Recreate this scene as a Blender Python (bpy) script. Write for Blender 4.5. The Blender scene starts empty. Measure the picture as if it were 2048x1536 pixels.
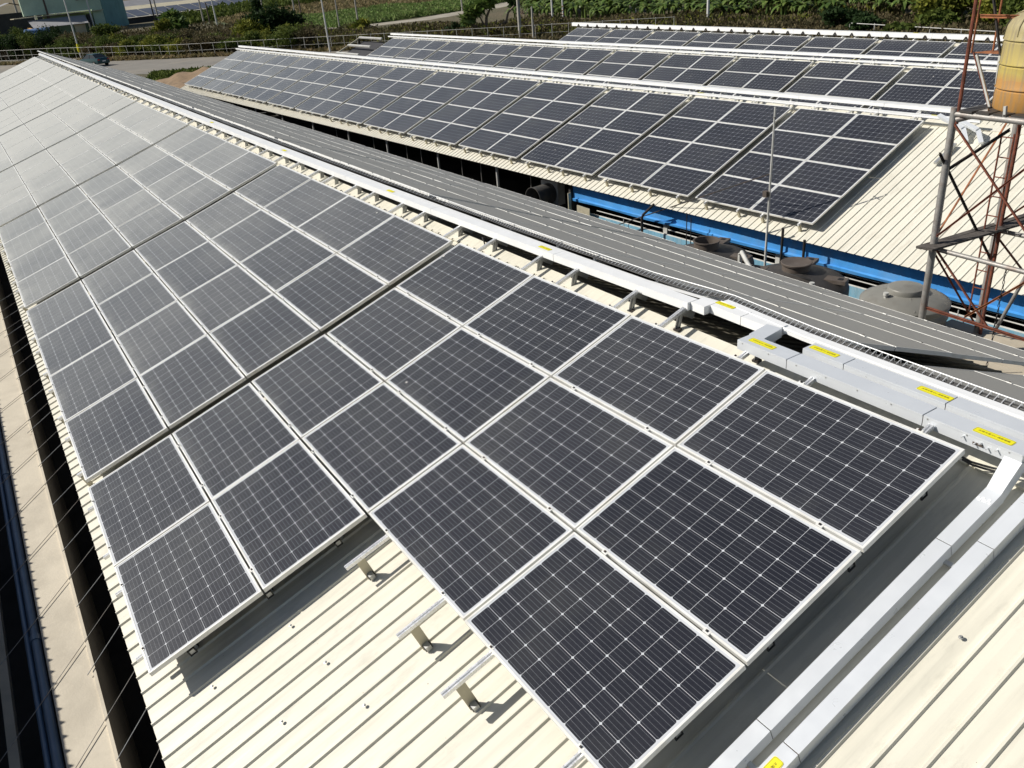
import bpy, math, random
import numpy as np
from mathutils import Matrix, Vector
R = math.radians
random.seed(7); rng = np.random.default_rng(7)
scene = bpy.context.scene
COL = scene.collection

# ---------------------------------------------------------------- camera, sky, sun, exposure
cam_d = bpy.data.cameras.new('camera'); cam = bpy.data.objects.new('camera', cam_d); COL.objects.link(cam)
RC = [[-0.5436900642, -0.8354444321, -0.0802104415], [-0.3461081607, 0.3102479219, -0.8854125412], [0.7645981005, -0.4536285130, -0.4578328483]]
CP = Vector((-2.35957, 4.76675, 3.14507))
cam.matrix_world = Matrix(((RC[0][0], -RC[1][0], -RC[2][0], CP.x), (RC[0][1], -RC[1][1], -RC[2][1], CP.y), (RC[0][2], -RC[1][2], -RC[2][2], CP.z), (0, 0, 0, 1)))
cam_d.sensor_width = 36; cam_d.lens = 29.177; cam_d.clip_start = 0.05; cam_d.clip_end = 4000
scene.camera = cam
SUN_AZ, SUN_EL = R(51.9), R(38.9)
SUN = Vector((math.cos(SUN_EL) * math.cos(SUN_AZ), math.cos(SUN_EL) * math.sin(SUN_AZ), math.sin(SUN_EL)))
w = bpy.data.worlds.new('World'); scene.world = w; w.use_nodes = True
nt = w.node_tree; bg = nt.nodes['Background']; sky = nt.nodes.new('ShaderNodeTexSky')
sky.sky_type = 'NISHITA'; sky.sun_disc = False; sky.sun_elevation = SUN_EL; sky.sun_rotation = math.atan2(SUN.x, SUN.y)
sky.air_density = 1.0; sky.dust_density = 1.2; sky.ozone_density = 1.0
nt.links.new(sky.outputs[0], bg.inputs[0]); bg.inputs[1].default_value = 0.06
sd = bpy.data.lights.new('sun', 'SUN'); sd.energy = 4.95; sd.angle = R(0.5); sd.color = (1.0, 0.95, 0.87)
so = bpy.data.objects.new('sun', sd); COL.objects.link(so); so.rotation_euler = SUN.to_track_quat('Z', 'Y').to_euler()
scene.view_settings.view_transform = 'Standard'; scene.view_settings.look = 'None'
scene.view_settings.exposure = 0.0; scene.view_settings.gamma = 1.0

# ---------------------------------------------------------------- helpers
class MB:
    def __init__(s): s.v = []; s.f = []; s.m = []
    def add(s, vs, fs, m=0):
        b = len(s.v); s.v += [tuple(x) for x in vs]; s.f += [tuple(b + i for i in f) for f in fs]; s.m += [m] * len(fs); return s
    def hexa(s, p, m=0):
        return s.add(p, [(0, 3, 2, 1), (4, 5, 6, 7), (0, 1, 5, 4), (1, 2, 6, 5), (2, 3, 7, 6), (3, 0, 4, 7)], m)
    def box(s, c, d, fr=None, m=0):
        X, Y, Z = fr if fr else (Vector((1, 0, 0)), Vector((0, 1, 0)), Vector((0, 0, 1)))
        c = Vector(c); p = []
        for k in (-1, 1):
            for i, j in ((-1, -1), (1, -1), (1, 1), (-1, 1)):
                p.append(c + X * (i * d[0] / 2) + Y * (j * d[1] / 2) + Z * (k * d[2] / 2))
        return s.hexa(p, m)
    def bar(s, a, b, wd, ht, up=(0, 0, 1), m=0):
        a = Vector(a); b = Vector(b); d = (b - a); L = d.length; X = d / L; Y = Vector(up).cross(X)
        if Y.length < 1e-4: Y = Vector((0, 1, 0)).cross(X)
        Y.normalize(); Z = X.cross(Y)
        return s.box((a + b) / 2, (L, wd, ht), (X, Y, Z), m)
    def tube(s, a, b, r, n=8, r2=None, m=0, cap=True):
        return s.path([a, b], r, n, m, r2, cap)
    def path(s, pts, r, n=8, m=0, r2=None, cap=True):
        pts = [Vector(p) for p in pts]; base = len(s.v); N = len(pts); ref = None
        for i, p in enumerate(pts):
            t = (pts[min(i + 1, N - 1)] - pts[max(i - 1, 0)]).normalized()
            if ref is None: ref = Vector((0, 0, 1)) if abs(t.z) < .9 else Vector((1, 0, 0))
            X = ref.cross(t).normalized(); Y = t.cross(X)
            if isinstance(r, (list, tuple)): rr = r[i]
            else: rr = r if r2 is None else r + (r2 - r) * i / (N - 1)
            for k in range(n):
                a = 2 * math.pi * k / n; s.v.append(tuple(p + X * (rr * math.cos(a)) + Y * (rr * math.sin(a))))
        for i in range(N - 1):
            for k in range(n):
                k2 = (k + 1) % n; s.f.append((base + i * n + k, base + i * n + k2, base + (i + 1) * n + k2, base + (i + 1) * n + k)); s.m.append(m)
        if cap:
            s.f.append(tuple(base + k for k in reversed(range(n)))); s.f.append(tuple(base + (N - 1) * n + k for k in range(n))); s.m += [m, m]
        return s
    def lathe(s, prof, c, n=32, m=0, axis=None):
        c = Vector(c); base = len(s.v)
        if axis is None: X, Y, Z = Vector((1, 0, 0)), Vector((0, 1, 0)), Vector((0, 0, 1))
        else:
            Z = Vector(axis).normalized(); X = Z.cross(Vector((0, 0, 1))); X = X.normalized() if X.length > .01 else Vector((1, 0, 0)); Y = Z.cross(X)
        for r, z in prof:
            for k in range(n):
                a = 2 * math.pi * k / n; s.v.append(tuple(c + X * (r * math.cos(a)) + Y * (r * math.sin(a)) + Z * z))
        for i in range(len(prof) - 1):
            for k in range(n):
                k2 = (k + 1) % n; s.f.append((base + i * n + k, base + i * n + k2, base + (i + 1) * n + k2, base + (i + 1) * n + k)); s.m.append(m)
        return s
    def mesh(s, name, mats):
        me = bpy.data.meshes.new(name); me.from_pydata(s.v, [], s.f)
        for mt in (mats if isinstance(mats, (list, tuple)) else [mats]): me.materials.append(mt)
        if any(s.m): me.polygons.foreach_set('material_index', s.m)
        me.update(); return me

def smooth(o, ang=40):
    me = o.data; me.polygons.foreach_set('use_smooth', [True] * len(me.polygons))
    try: me.set_sharp_from_angle(angle=R(ang))
    except Exception: pass
    return o
def put(o, parent=None, mw=None):
    COL.objects.link(o)
    mw = mw if mw is not None else Matrix.Identity(4)
    if parent is not None:
        o.parent = parent
        o.matrix_local = parent['_inv'] @ mw if False else Matrix.Translation(-Vector(WLOC[parent.name])) @ mw
    else: o.matrix_world = mw
    WLOC[o.name] = tuple(mw.to_translation()); return o
WLOC = {}
def tag(o, label=None, cat=None, group=None, kind=None):
    if label: o['label'] = label
    if cat: o['category'] = cat
    if group: o['group'] = group
    if kind: o['kind'] = kind
    return o
def thing(name, loc, label, cat, group=None):
    o = bpy.data.objects.new(name, None); o.empty_display_size = .2; COL.objects.link(o); o.location = loc; WLOC[o.name] = tuple(loc)
    return tag(o, label, cat, group)
def part(name, mb, mats, parent, label=None, sm=False, sub=None):
    """mesh in world coordinates as child of an empty / mesh whose origin is WLOC[parent]"""
    me = mb.mesh(name, mats) if isinstance(mb, MB) else mb
    o = bpy.data.objects.new(name, me); COL.objects.link(o)
    if parent is not None:
        o.parent = parent; o.location = -Vector(WLOC[parent.name])
    # world offset of this object is zero
    WLOC[o.name] = (0, 0, 0)
    if sm: smooth(o)
    if label: o['label'] = label
    return o
def single(name, mb, mats, label, cat, group=None, sm=False, kind=None):
    o = part(name, mb, mats, None, sm=sm)
    # recentre the origin on the base of the mesh
    vs = np.array([v.co[:] for v in o.data.vertices]) if len(o.data.vertices) < 300000 else None
    if vs is not None and len(vs):
        c = Vector(((vs[:, 0].min() + vs[:, 0].max()) / 2, (vs[:, 1].min() + vs[:, 1].max()) / 2, vs[:, 2].min()))
        o.data.transform(Matrix.Translation(-c)); o.location = c; WLOC[o.name] = tuple(c)
    return tag(o, label, cat, group, kind)

# ---------------------------------------------------------------- materials
def newmat(name):
    m = bpy.data.materials.new(name); m.use_nodes = True; t = m.node_tree; return m, t, t.nodes['Principled BSDF']
class NX:
    def __init__(s, t): s.t = t
    def m(s, op, a, b=None, c=None):
        n = s.t.nodes.new('ShaderNodeMath'); n.operation = op
        for i, x in enumerate((a, b, c)):
            if x is None: continue
            if isinstance(x, (int, float)): n.inputs[i].default_value = x
            else: s.t.links.new(x, n.inputs[i])
        return n.outputs[0]
    def mix(s, f, a, b):
        n = s.t.nodes.new('ShaderNodeMix'); n.data_type = 'RGBA'
        for i, x in ((0, f), (6, a), (7, b)):
            if isinstance(x, (int, float)): n.inputs[i].default_value = x
            elif isinstance(x, tuple): n.inputs[i].default_value = (*x, 1) if len(x) == 3 else x
            else: s.t.links.new(x, n.inputs[i])
        return n.outputs[2]
    def noise(s, vec, scale, detail=3, rough=.55):
        n = s.t.nodes.new('ShaderNodeTexNoise'); n.inputs['Scale'].default_value = scale; n.inputs['Detail'].default_value = detail; n.inputs['Roughness'].default_value = rough
        if vec is not None: s.t.links.new(vec, n.inputs['Vector'])
        return n.outputs[0]
    def ramp(s, f, a, b, lo=0., hi=1.):
        n = s.t.nodes.new('ShaderNodeMapRange'); n.inputs[1].default_value = a; n.inputs[2].default_value = b; n.inputs[3].default_value = lo; n.inputs[4].default_value = hi
        s.t.links.new(f, n.inputs[0]); return n.outputs[0]
    def pos(s): return s.t.nodes.new('ShaderNodeNewGeometry').outputs['Position']
    def obj(s): return s.t.nodes.new('ShaderNodeTexCoord').outputs['Object']
    def scale(s, v, sc):
        n = s.t.nodes.new('ShaderNodeMapping'); n.inputs['Scale'].default_value = sc; s.t.links.new(v, n.inputs[0]); return n.outputs[0]
def mat(name, col, rough=.6, metal=0., var=.12, vscale=3., dirt=None, dscale=1.2, bump=0., bscale=40., spec=None, stretch=None, drough=0.):
    m, t, b = newmat(name); x = NX(t); p = x.pos()
    if stretch: p = x.scale(p, stretch)
    n = x.noise(p, vscale, 4)
    c = x.mix(x.ramp(n, .3, .7), tuple(k * (1 - var) for k in col), tuple(min(1, k * (1 + var)) for k in col))
    if dirt:
        n2 = x.noise(p, dscale, 6, .65); c = x.mix(x.ramp(n2, .48, .72, 0, dirt[3] if len(dirt) > 3 else .7), c, tuple(dirt[:3]))
    t.links.new(c, b.inputs['Base Color']); b.inputs['Metallic'].default_value = metal
    n3 = x.noise(p, vscale * 4, 3); t.links.new(x.ramp(n3, .3, .7, max(0, rough - .08), min(1, rough + .08)), b.inputs['Roughness'])
    if spec is not None: b.inputs['Specular IOR Level'].default_value = spec
    if bump:
        bn = t.nodes.new('ShaderNodeBump'); bn.inputs['Strength'].default_value = bump; bn.inputs['Distance'].default_value = .01
        t.links.new(x.noise(p, bscale, 4), bn.inputs['Height']); t.links.new(bn.outputs[0], b.inputs['Normal'])
    return m

def panel_mat(DUST=.05, name='solar_glass', dc=(.47, .472, .44)):
    m, t, b = newmat(name); x = NX(t)
    sep = t.nodes.new('ShaderNodeSeparateXYZ'); t.links.new(x.obj(), sep.inputs[0]); X, Y = sep.outputs[0], sep.outputs[1]
    P = .1585
    u = x.m('DIVIDE', x.m('ADD', X, 5 * P), P); v = x.m('DIVIDE', x.m('ADD', Y, 3 * P), P)
    au = x.m('ABSOLUTE', x.m('SUBTRACT', x.m('FRACT', u), .5)); fv = x.m('FRACT', v); av = x.m('ABSOLUTE', x.m('SUBTRACT', fv, .5))
    g = .4918
    incell = x.m('MULTIPLY', x.m('LESS_THAN', au, g), x.m('LESS_THAN', av, g))
    incell = x.m('MULTIPLY', incell, x.m('LESS_THAN', x.m('ADD', au, av), .925))
    inu = x.m('MULTIPLY', x.m('GREATER_THAN', u, 0), x.m('LESS_THAN', u, 10)); inv = x.m('MULTIPLY', x.m('GREATER_THAN', v, 0), x.m('LESS_THAN', v, 6))
    incell = x.m('MULTIPLY', incell, x.m('MULTIPLY', inu, inv))
    f5 = x.m('ABSOLUTE', x.m('SUBTRACT', x.m('FRACT', x.m('MULTIPLY', fv, 5)), .5))
    bus = x.m('MULTIPLY', x.m('LESS_THAN', f5, .028), incell)
    # cell tone varies a little from cell to cell and panel to panel
    oi = t.nodes.new('ShaderNodeObjectInfo')
    wn = t.nodes.new('ShaderNodeTexWhiteNoise'); wn.noise_dimensions = '3D'; cb = t.nodes.new('ShaderNodeCombineXYZ')
    t.links.new(x.m('FLOOR', u), cb.inputs[0]); t.links.new(x.m('FLOOR', v), cb.inputs[1]); t.links.new(x.m('MULTIPLY', oi.outputs['Random'], 97), cb.inputs[2]); t.links.new(cb.outputs[0], wn.inputs[0])
    tone = x.m('ADD', x.m('MULTIPLY', wn.outputs[0], .35), x.m('MULTIPLY', oi.outputs['Random'], .65))
    cell = x.mix(tone, (.0055, .0065, .0135), (.012, .013, .022)); sm_ = x.noise(x.pos(), 1.1, 5, .65); cell = x.mix(x.ramp(sm_, .50, .70, 0, .7), cell, (.026, .027, .031))
    c = x.mix(incell, (.56, .58, .61), cell); c = x.mix(bus, c, (.16, .17, .19))
    # dust on the glass, thickened steeply at grazing views to paint in glare
    pos = x.pos(); geo = t.nodes.new('ShaderNodeNewGeometry')
    dt = t.nodes.new('ShaderNodeVectorMath'); dt.operation = 'DOT_PRODUCT'; t.links.new(geo.outputs['Normal'], dt.inputs[0]); t.links.new(geo.outputs['Incoming'], dt.inputs[1])
    cosv = x.m('MAXIMUM', x.m('ABSOLUTE', dt.outputs['Value']), .05)
    n1 = x.noise(pos, .55, 5, .6); n2 = x.noise(pos, 2.3, 4, .6); n3 = x.noise(x.scale(pos, (1, 1, 1)), 60, 2)
    tau = x.m('MULTIPLY', x.ramp(n1, .30, .66, .78, 1.18), x.ramp(n2, .28, .7, .85, 1.15)); tau = x.m('MULTIPLY', tau, x.ramp(n3, .3, .7, .7, 1.3))
    tau = x.m('MULTIPLY', tau, DUST); tau = x.m('MULTIPLY', tau, x.m('ADD', 1, x.m('MULTIPLY', x.ramp(Y, .36, .49, 0, .7), x.ramp(n2, .35, .6)))); tau = x.m('MULTIPLY', tau, x.m('ADD', .8, x.m('MULTIPLY', oi.outputs['Random'], .4)))
    cov = x.m('SUBTRACT', 1.0, x.m('EXPONENT', x.m('MULTIPLY', x.m('DIVIDE', tau, x.m('POWER', cosv, 2.6)), -1)))
    # bird droppings
    vor = t.nodes.new('ShaderNodeTexVoronoi'); vor.inputs['Scale'].default_value = 1.7; t.links.new(pos, vor.inputs['Vector'])
    drop = x.m('LESS_THAN', x.m('ADD', vor.outputs['Distance'], x.m('MULTIPLY', n3, .03)), .044)
    c = x.mix(drop, c, (.7, .68, .62))
    t.links.new(c, b.inputs['Base Color'])
    b.inputs['Roughness'].default_value = .14; b.inputs['IOR'].default_value = 1.30; b.inputs['Coat Weight'].default_value = .42; b.inputs['Coat Roughness'].default_value = .36; b.inputs['Coat IOR'].default_value = 1.5
    dif = t.nodes.new('ShaderNodeBsdfPrincipled'); dif.inputs['Base Color'].default_value = (*dc, 1); dif.inputs['Roughness'].default_value = .55; dif.inputs['Specular IOR Level'].default_value = .5
    ms = t.nodes.new('ShaderNodeMixShader'); t.links.new(cov, ms.inputs[0]); t.links.new(b.outputs[0], ms.inputs[1]); t.links.new(dif.outputs[0], ms.inputs[2])
    t.links.new(ms.outputs[0], t.nodes['Material Output'].inputs['Surface'])
    return m

M = {}
M['glass'] = panel_mat(.0145); M['glass_clean'] = panel_mat(.0045, 'cleaner_solar_glass'); M['glass_far'] = panel_mat(.03, 'grey_dusty_solar_glass', (.36, .35, .32))
M['alu'] = mat('white_anodised_aluminium', (.80, .80, .77), .42, .15, .05, 2, dirt=(.52, .48, .38, .45), dscale=3)
M['back'] = mat('darkened_panel_backsheet', (.12, .12, .125), .7, var=.1)  # white backs coloured dark to cut bounced light and deepen shade in the gaps
M['rail'] = mat('mill_aluminium', (.80, .81, .82), .28, .5, .08, 6)
M['galv'] = mat('galvanised_steel', (.52, .53, .52), .42, .6, .1, 8, dirt=(.35, .33, .28, .5), dscale=6)
M['duct'] = mat('silver_duct_sheet', (.74, .77, .80), .34, .22, .03, 2)
M['white'] = mat('white_powder_coat', (.86, .87, .87), .4, 0, .04, 3)
def roof_mat(name, col, dirt):
    m, t, b = newmat(name); x = NX(t); p = x.pos()
    c = x.mix(x.ramp(x.noise(p, .8, 4), .3, .7), tuple(k * .95 for k in col), tuple(min(1, k * 1.04) for k in col))
    st = x.noise(x.scale(p, (9, .45, .45)), 1.6, 5, .6); c = x.mix(x.ramp(st, .46, .74, 0, .42), c, dirt)              # runs down the slope
    st2 = x.noise(x.scale(p, (2.2, .8, .8)), 3.1, 6, .7); c = x.mix(x.ramp(st2, .55, .75, 0, .40), c, tuple(k * .8 for k in dirt))   # scuffs
    vo = t.nodes.new('ShaderNodeTexVoronoi'); vo.inputs['Scale'].default_value = 7; t.links.new(p, vo.inputs['Vector'])
    sp = x.m('LESS_THAN', x.m('ADD', vo.outputs['Distance'], x.m('MULTIPLY', st2, .10)), .072); c = x.mix(x.m('MULTIPLY', sp, .75), c, (.20, .15, .10))
    t.links.new(c, b.inputs['Base Color']); t.links.new(x.ramp(st, .3, .7, .38, .6), b.inputs['Roughness'])
    bn = t.nodes.new('ShaderNodeBump'); bn.inputs['Strength'].default_value = .35; bn.inputs['Distance'].default_value = .02
    t.links.new(x.noise(x.scale(p, (3.5, 1.1, 1.1)), 1.5, 2), bn.inputs['Height']); t.links.new(bn.outputs[0], b.inputs['Normal']); return m
M['roof'] = roof_mat('cream_roof_sheet', (.73, .70, .59), (.47, .455, .38)); M['roof_b'] = roof_mat('pale_roof_sheet', (.74, .715, .615), (.52, .48, .38))
M['roof_dark'] = mat('shade_toned_roof_sheet', (.24, .22, .17), .7, 0, .2, 2, dirt=(.10, .09, .07, .8), dscale=3, stretch=(1, .3, .3))  # roof sheet with the shade under the far panels put into its colour
M['black'] = mat('black_rubber', (.012, .012, .013), .5, 0, .2)
M['bracket'] = mat('beige_bracket_steel', (.50, .46, .34), .5, .2, .1, 8)
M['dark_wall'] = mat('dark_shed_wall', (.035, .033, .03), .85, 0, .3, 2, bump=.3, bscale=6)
M['ledge'] = mat('pale_render', (.64, .58, .47), .9, 0, .07, 1.2, dirt=(.40, .36, .29, .6), dscale=1.1, bump=.25, bscale=25)
M['conc'] = mat('weathered_concrete', (.50, .44, .34), .9, 0, .10, 1.5, dirt=(.27, .25, .20, .75), dscale=1.3, bump=.25, bscale=25)
M['conc_d'] = mat('dark_concrete', (.055, .05, .042), .85, 0, .3, 1, dirt=(.02, .02, .018, .8), dscale=.8, bump=.3, bscale=10)  # near-black mottled concrete for the yard and the fan stand
M['blue'] = mat('blue_tarpaulin', (.05, .28, .66), .75, 0, .14, 2.5, dirt=(.16, .30, .50, .45), dscale=2.2, bump=.35, bscale=7)
M['pblue'] = mat('pale_blue_sheet', (.22, .45, .60), .3, .1, .15, 3, dirt=(.45, .52, .52, .7), dscale=5, stretch=(1, 1, .2))
M['pipe_blue'] = mat('blue_grey_pvc', (.10, .16, .24), .4, 0, .1, 5)
M['pvc'] = mat('pale_grey_pvc', (.55, .55, .52), .45, 0, .08, 4, dirt=(.3, .28, .24, .5), dscale=5)
M['rust'] = mat('rusty_steel', (.20, .062, .035), .85, .1, .35, 9, dirt=(.07, .03, .022, .9), dscale=5, bump=.5, bscale=70)
M['rust2'] = mat('orange_rust', (.34, .13, .055), .85, .1, .35, 9, dirt=(.10, .04, .025, .8), dscale=6, bump=.5, bscale=70)
M['oldpipe'] = mat('weathered_galvanised_pipe', (.34, .33, .31), .55, .4, .15, 5, dirt=(.20, .11, .07, .6), dscale=3.5, bump=.3, bscale=50)
M['fan_grey'] = mat('fan_drum_grey', (.10, .10, .10), .5, .2, .15, 4, dirt=(.2, .17, .13, .6), dscale=4)
M['darksteel'] = mat('dark_painted_steel', (.03, .028, .026), .6, .2, .3, 5, dirt=(.10, .05, .03, .6), dscale=6)
M['wood'] = mat('grey_weathered_plank', (.10, .088, .078), .85, 0, .4, 4, dirt=(.035, .03, .027, .9), dscale=7, bump=.5, bscale=30, stretch=(.4, 2, 2))
M['tank_grey'] = mat('dusty_grey_tank', (.235, .23, .205), .42, .1, .07, 2, dirt=(.17, .155, .13, .6), dscale=3.5)
M['tank_dark'] = mat('black_plastic_tank', (.045, .041, .038), .55, 0, .15, 3, dirt=(.085, .072, .06, .7), dscale=2)
M['tank_rim'] = mat('brown_tank_rim', (.10, .080, .066), .6, 0, .12, 4, dirt=(.17, .15, .13, .6), dscale=3)
M['yellow'] = mat('yellow_label', (.88, .80, .02), .5, 0, .02)
M['label_line'] = mat('label_ink', (.22, .20, .02), .6)
M['bark'] = mat('grey_bark', (.20, .15, .11), .9, 0, .25, 4, dirt=(.08, .06, .05, .8), dscale=6, bump=.6, bscale=12)
M['pole'] = mat('concrete_pole', (.42, .40, .36), .8, 0, .1, 1, dirt=(.25, .22, .19, .6), dscale=1)
M['pole_d'] = mat('dark_wood_pole', (.12, .09, .07), .85, 0, .2, 2)
M['pole_w'] = mat('white_steel_pole', (.66, .66, .64), .5, 0, .06, 1)
M['earth'] = mat('brown_soil', (.25, .17, .10), .95, 0, .3, .5, dirt=(.14, .10, .06, .8), dscale=1.3, bump=.8, bscale=3)

# ground: dry soil and grass
def ground_mat():
    m, t, b = newmat('dry_ground'); x = NX(t); p = x.pos()
    a = x.noise(p, .05, 6, .6); c = x.noise(p, .9, 5, .7); d = x.noise(p, 6, 3)
    col = x.mix(x.ramp(a, .38, .62), (.085, .075, .035), (.14, .105, .06)); col = x.mix(x.ramp(c, .35, .7, 0, .8), col, (.045, .055, .02)); col = x.mix(x.ramp(d, .3, .8, 0, .5), col, (.18, .15, .10))
    t.links.new(col, b.inputs['Base Color']); b.inputs['Roughness'].default_value = .95
    bn = t.nodes.new('ShaderNodeBump'); bn.inputs['Strength'].default_value = .8; bn.inputs['Distance'].default_value = .25; t.links.new(x.noise(p, 2.5, 5), bn.inputs['Height']); t.links.new(bn.outputs[0], b.inputs['Normal'])
    return m
M['ground'] = ground_mat()
M['road'] = mat('dusty_asphalt', (.21, .195, .17), .9, 0, .12, .4, dirt=(.30, .26, .20, .7), dscale=.12, bump=.15, bscale=20)
M['path'] = mat('pale_concrete_path', (.36, .33, .27), .9, 0, .1, .4, dirt=(.2, .17, .11, .7), dscale=.3)
M['field'] = mat('green_field_soil', (.045, .065, .018), .95, 0, .4, .15, dirt=(.12, .10, .04, .8), dscale=.06)

def leaf_mat(name, c1, c2, c3=None, rough=.75):
    m, t, b = newmat(name); x = NX(t); g = t.nodes.new('ShaderNodeNewGeometry')
    col = x.mix(g.outputs['Random Per Island'], c1, c2)
    n = x.noise(g.outputs['Position'], .7, 3); col = x.mix(x.ramp(n, .42, .68, 0, .85), col, c3 or tuple(k * .5 for k in c1))
    t.links.new(col, b.inputs['Base Color']); b.inputs['Roughness'].default_value = rough; b.inputs['Specular IOR Level'].default_value = .12
    tr = t.nodes.new('ShaderNodeBsdfTranslucent'); t.links.new(col, tr.inputs[0])
    ms = t.nodes.new('ShaderNodeMixShader'); ms.inputs[0].default_value = .25; t.links.new(b.outputs[0], ms.inputs[1]); t.links.new(tr.outputs[0], ms.inputs[2])
    t.links.new(ms.outputs[0], t.nodes['Material Output'].inputs['Surface']); return m
L = {}
L['green'] = leaf_mat('leaf_green', (.075, .11, .02), (.15, .18, .04), (.035, .06, .015))
L['dark'] = leaf_mat('leaf_dark', (.018, .040, .012), (.04, .07, .02), (.010, .022, .008))
L['yellow'] = leaf_mat('leaf_yellow_green', (.14, .17, .025), (.26, .25, .04), (.06, .09, .02))
L['brown'] = leaf_mat('leaf_dry_brown', (.085, .068, .036), (.16, .13, .07), (.05, .058, .022))
L['banana'] = leaf_mat('leaf_banana', (.08, .15, .03), (.24, .30, .09), (.04, .08, .02), .35)
L['crop'] = leaf_mat('leaf_crop', (.12, .20, .045), (.22, .32, .10), (.20, .21, .09))
L['dry'] = leaf_mat('crop_dry', (.22, .17, .09), (.32, .25, .14), (.14, .14, .05))

# ---------------------------------------------------------------- frames of the four roofs (l along ridge, w down the slope, h above the panel glass)
class Fr:
    def __init__(s, P0, th, yaw=0., tilt=0., side=1, node=None, xs=1):
        s.P0 = Vector(P0); s.th = th; s.L = Vector((math.cos(yaw), math.sin(yaw), tilt)).normalized()
        s.W = Vector((-math.cos(th) * math.sin(yaw), math.cos(th) * math.cos(yaw), -math.sin(th))) if side > 0 else Vector((math.cos(th) * math.sin(yaw), -math.cos(th) * math.cos(yaw), -math.sin(th)))
        s.N = s.L.cross(s.W).normalized()
        if s.N.z < 0: s.N = -s.N
        s.H = Vector((-math.sin(yaw), math.cos(yaw), 0)) * side
        s.node = node
    def p(s, l, w, h=0.):
        if s.node: h = h + s.node(l, w)
        return s.P0 + s.L * l + s.W * w + s.N * h
    def q(s, l, y, z):           # horizontal offset and height relative to P0
        return s.P0 + s.L * l + s.H * y + Vector((0, 0, z))
    def axes(s): return (s.L, s.W, s.N)
XN = [-4, 0, 1.67, 3.34, 5.01, 6.68, 6.93, 8.6, 10.3, 13.6, 20.7, 27.6, 34.5, 60]
ZN = [.12, .105, .063, .010, -.021, -.025, -.05, -.03, -.025, -.02, -.008, -.012, .028, .03]
WN = [0, 1.03, 2.07, 3.1, 4.13, 5.17]; WZ = [-.013, -.017, -.019, .002, .015, .032]
THA = R(18.4328)
FA = Fr((0, 0, 0), THA, node=lambda l, w: float(np.interp(l, XN, ZN) + np.interp(w, WN, WZ)))
FAR = Fr((0, 0, 0), THA, node=lambda l, w: -.02)
FB = Fr((8.904, -13.253, -.889), .376, .0448, .0009)
FC = Fr((15.166, -21.796, -1.169), .3895, .0481, .0045)
FD = Fr((19.191, -31.176, -1.605), .350, .0493, .0112)
KS = 1.05
def sc(p): o_ = Vector((-2.35957, 4.76675, 3.14507)); return o_ + (Vector(p) - o_) * KS
F2 = Fr(sc((1.507, -.521, .195)), R(21.571), 0, 0, -1)      # far slope of the nearest roof

# ---------------------------------------------------------------- solar panels
PL, PW, PT = 1.65, 1.014, .04
def panel_meshes(pw, gm='glass', b=.015):
    g = MB()
    x, y = PL / 2 - b, pw / 2 - b
    g.add([(-x, -y, -.0025), (x, -y, -.0025), (x, y, -.0025), (-x, y, -.0025)], [(0, 1, 2, 3)])
    g.add([(-x, -y, -.008), (x, -y, -.008), (x, y, -.008), (-x, y, -.008)], [(3, 2, 1, 0)], 1)
    glass = g.mesh('solar_panel', [M[gm], M['back']])
    f = MB()
    f.box((0, -pw / 2 + b / 2, -PT / 2), (PL, b, PT)); f.box((0, pw / 2 - b / 2, -PT / 2), (PL, b, PT))
    f.box((-PL / 2 + b / 2, 0, -PT / 2), (b, pw - 2 * b, PT)); f.box((PL / 2 - b / 2, 0, -PT / 2), (b, pw - 2 * b, PT))
    j = MB(); j.box((.35, 0, -.022), (.12, .1, .024))
    return glass, f.mesh('frame', M['alu'])
G1, G1F = panel_meshes(1.014); G2, G2F = panel_meshes(.997, 'glass_clean'); G3, G3F = panel_meshes(1.022, 'glass_far', .008)
def panel(parent, F, l, w, side, full=True, k=1.0):
    """one framed module, upper right corner at (l, w); rows go down the slope"""
    PW = .997 if F in (FB, FC, FD) else (1.022 if k != 1 else 1.014)
    l += random.gauss(0, .0015); w += random.gauss(0, .0015)
    c = [F.p(l, w), F.p(l + PL * k, w), F.p(l + PL * k, w + PW * k), F.p(l, w + PW * k)]
    ctr = (c[0] + c[1] + c[2] + c[3]) / 4 + F.N * random.gauss(0, .0012)
    X = ((c[1] + c[2]) - (c[0] + c[3])).normalized(); Y = ((c[2] + c[3]) - (c[0] + c[1])).normalized(); Z = X.cross(Y).normalized()
    if Z.z < 0: X = -X; Z = -Z
    X = (X + Y * random.gauss(0, .0008) + Z * random.gauss(0, .0015)).normalized(); Z = (Z - X * Z.dot(X) + Y * random.gauss(0, .002)).normalized(); Z = (Z - X * Z.dot(X)).normalized(); Y = Z.cross(X)
    mw = Matrix(((X.x, Y.x, Z.x, ctr.x), (X.y, Y.y, Z.y, ctr.y), (X.z, Y.z, Z.z, ctr.z), (0, 0, 0, 1))) @ Matrix.Diagonal((k, k, k, 1))
    o = bpy.data.objects.new('solar_panel', G2 if F in (FB, FC, FD) else (G3 if k != 1 else G1)); COL.objects.link(o); o.parent = parent
    o.matrix_local = Matrix.Translation(-Vector(WLOC[parent.name])) @ mw
    f = bpy.data.objects.new('frame', G2F if F in (FB, FC, FD) else (G3F if k != 1 else G1F)); COL.objects.link(f); f.parent = o
    return o
def ordn(i):
    if i < 14: return ordinal(i)
    if i < 19: return ['fifteenth', 'sixteenth', 'seventeenth', 'eighteenth', 'nineteenth'][i - 14]
    n = i + 1; t = {2: 'twent', 3: 'thirt', 4: 'fort'}[n // 10]
    return t + ('ieth' if n % 10 == 0 else 'y-' + ordinal(n % 10 - 1))
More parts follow.
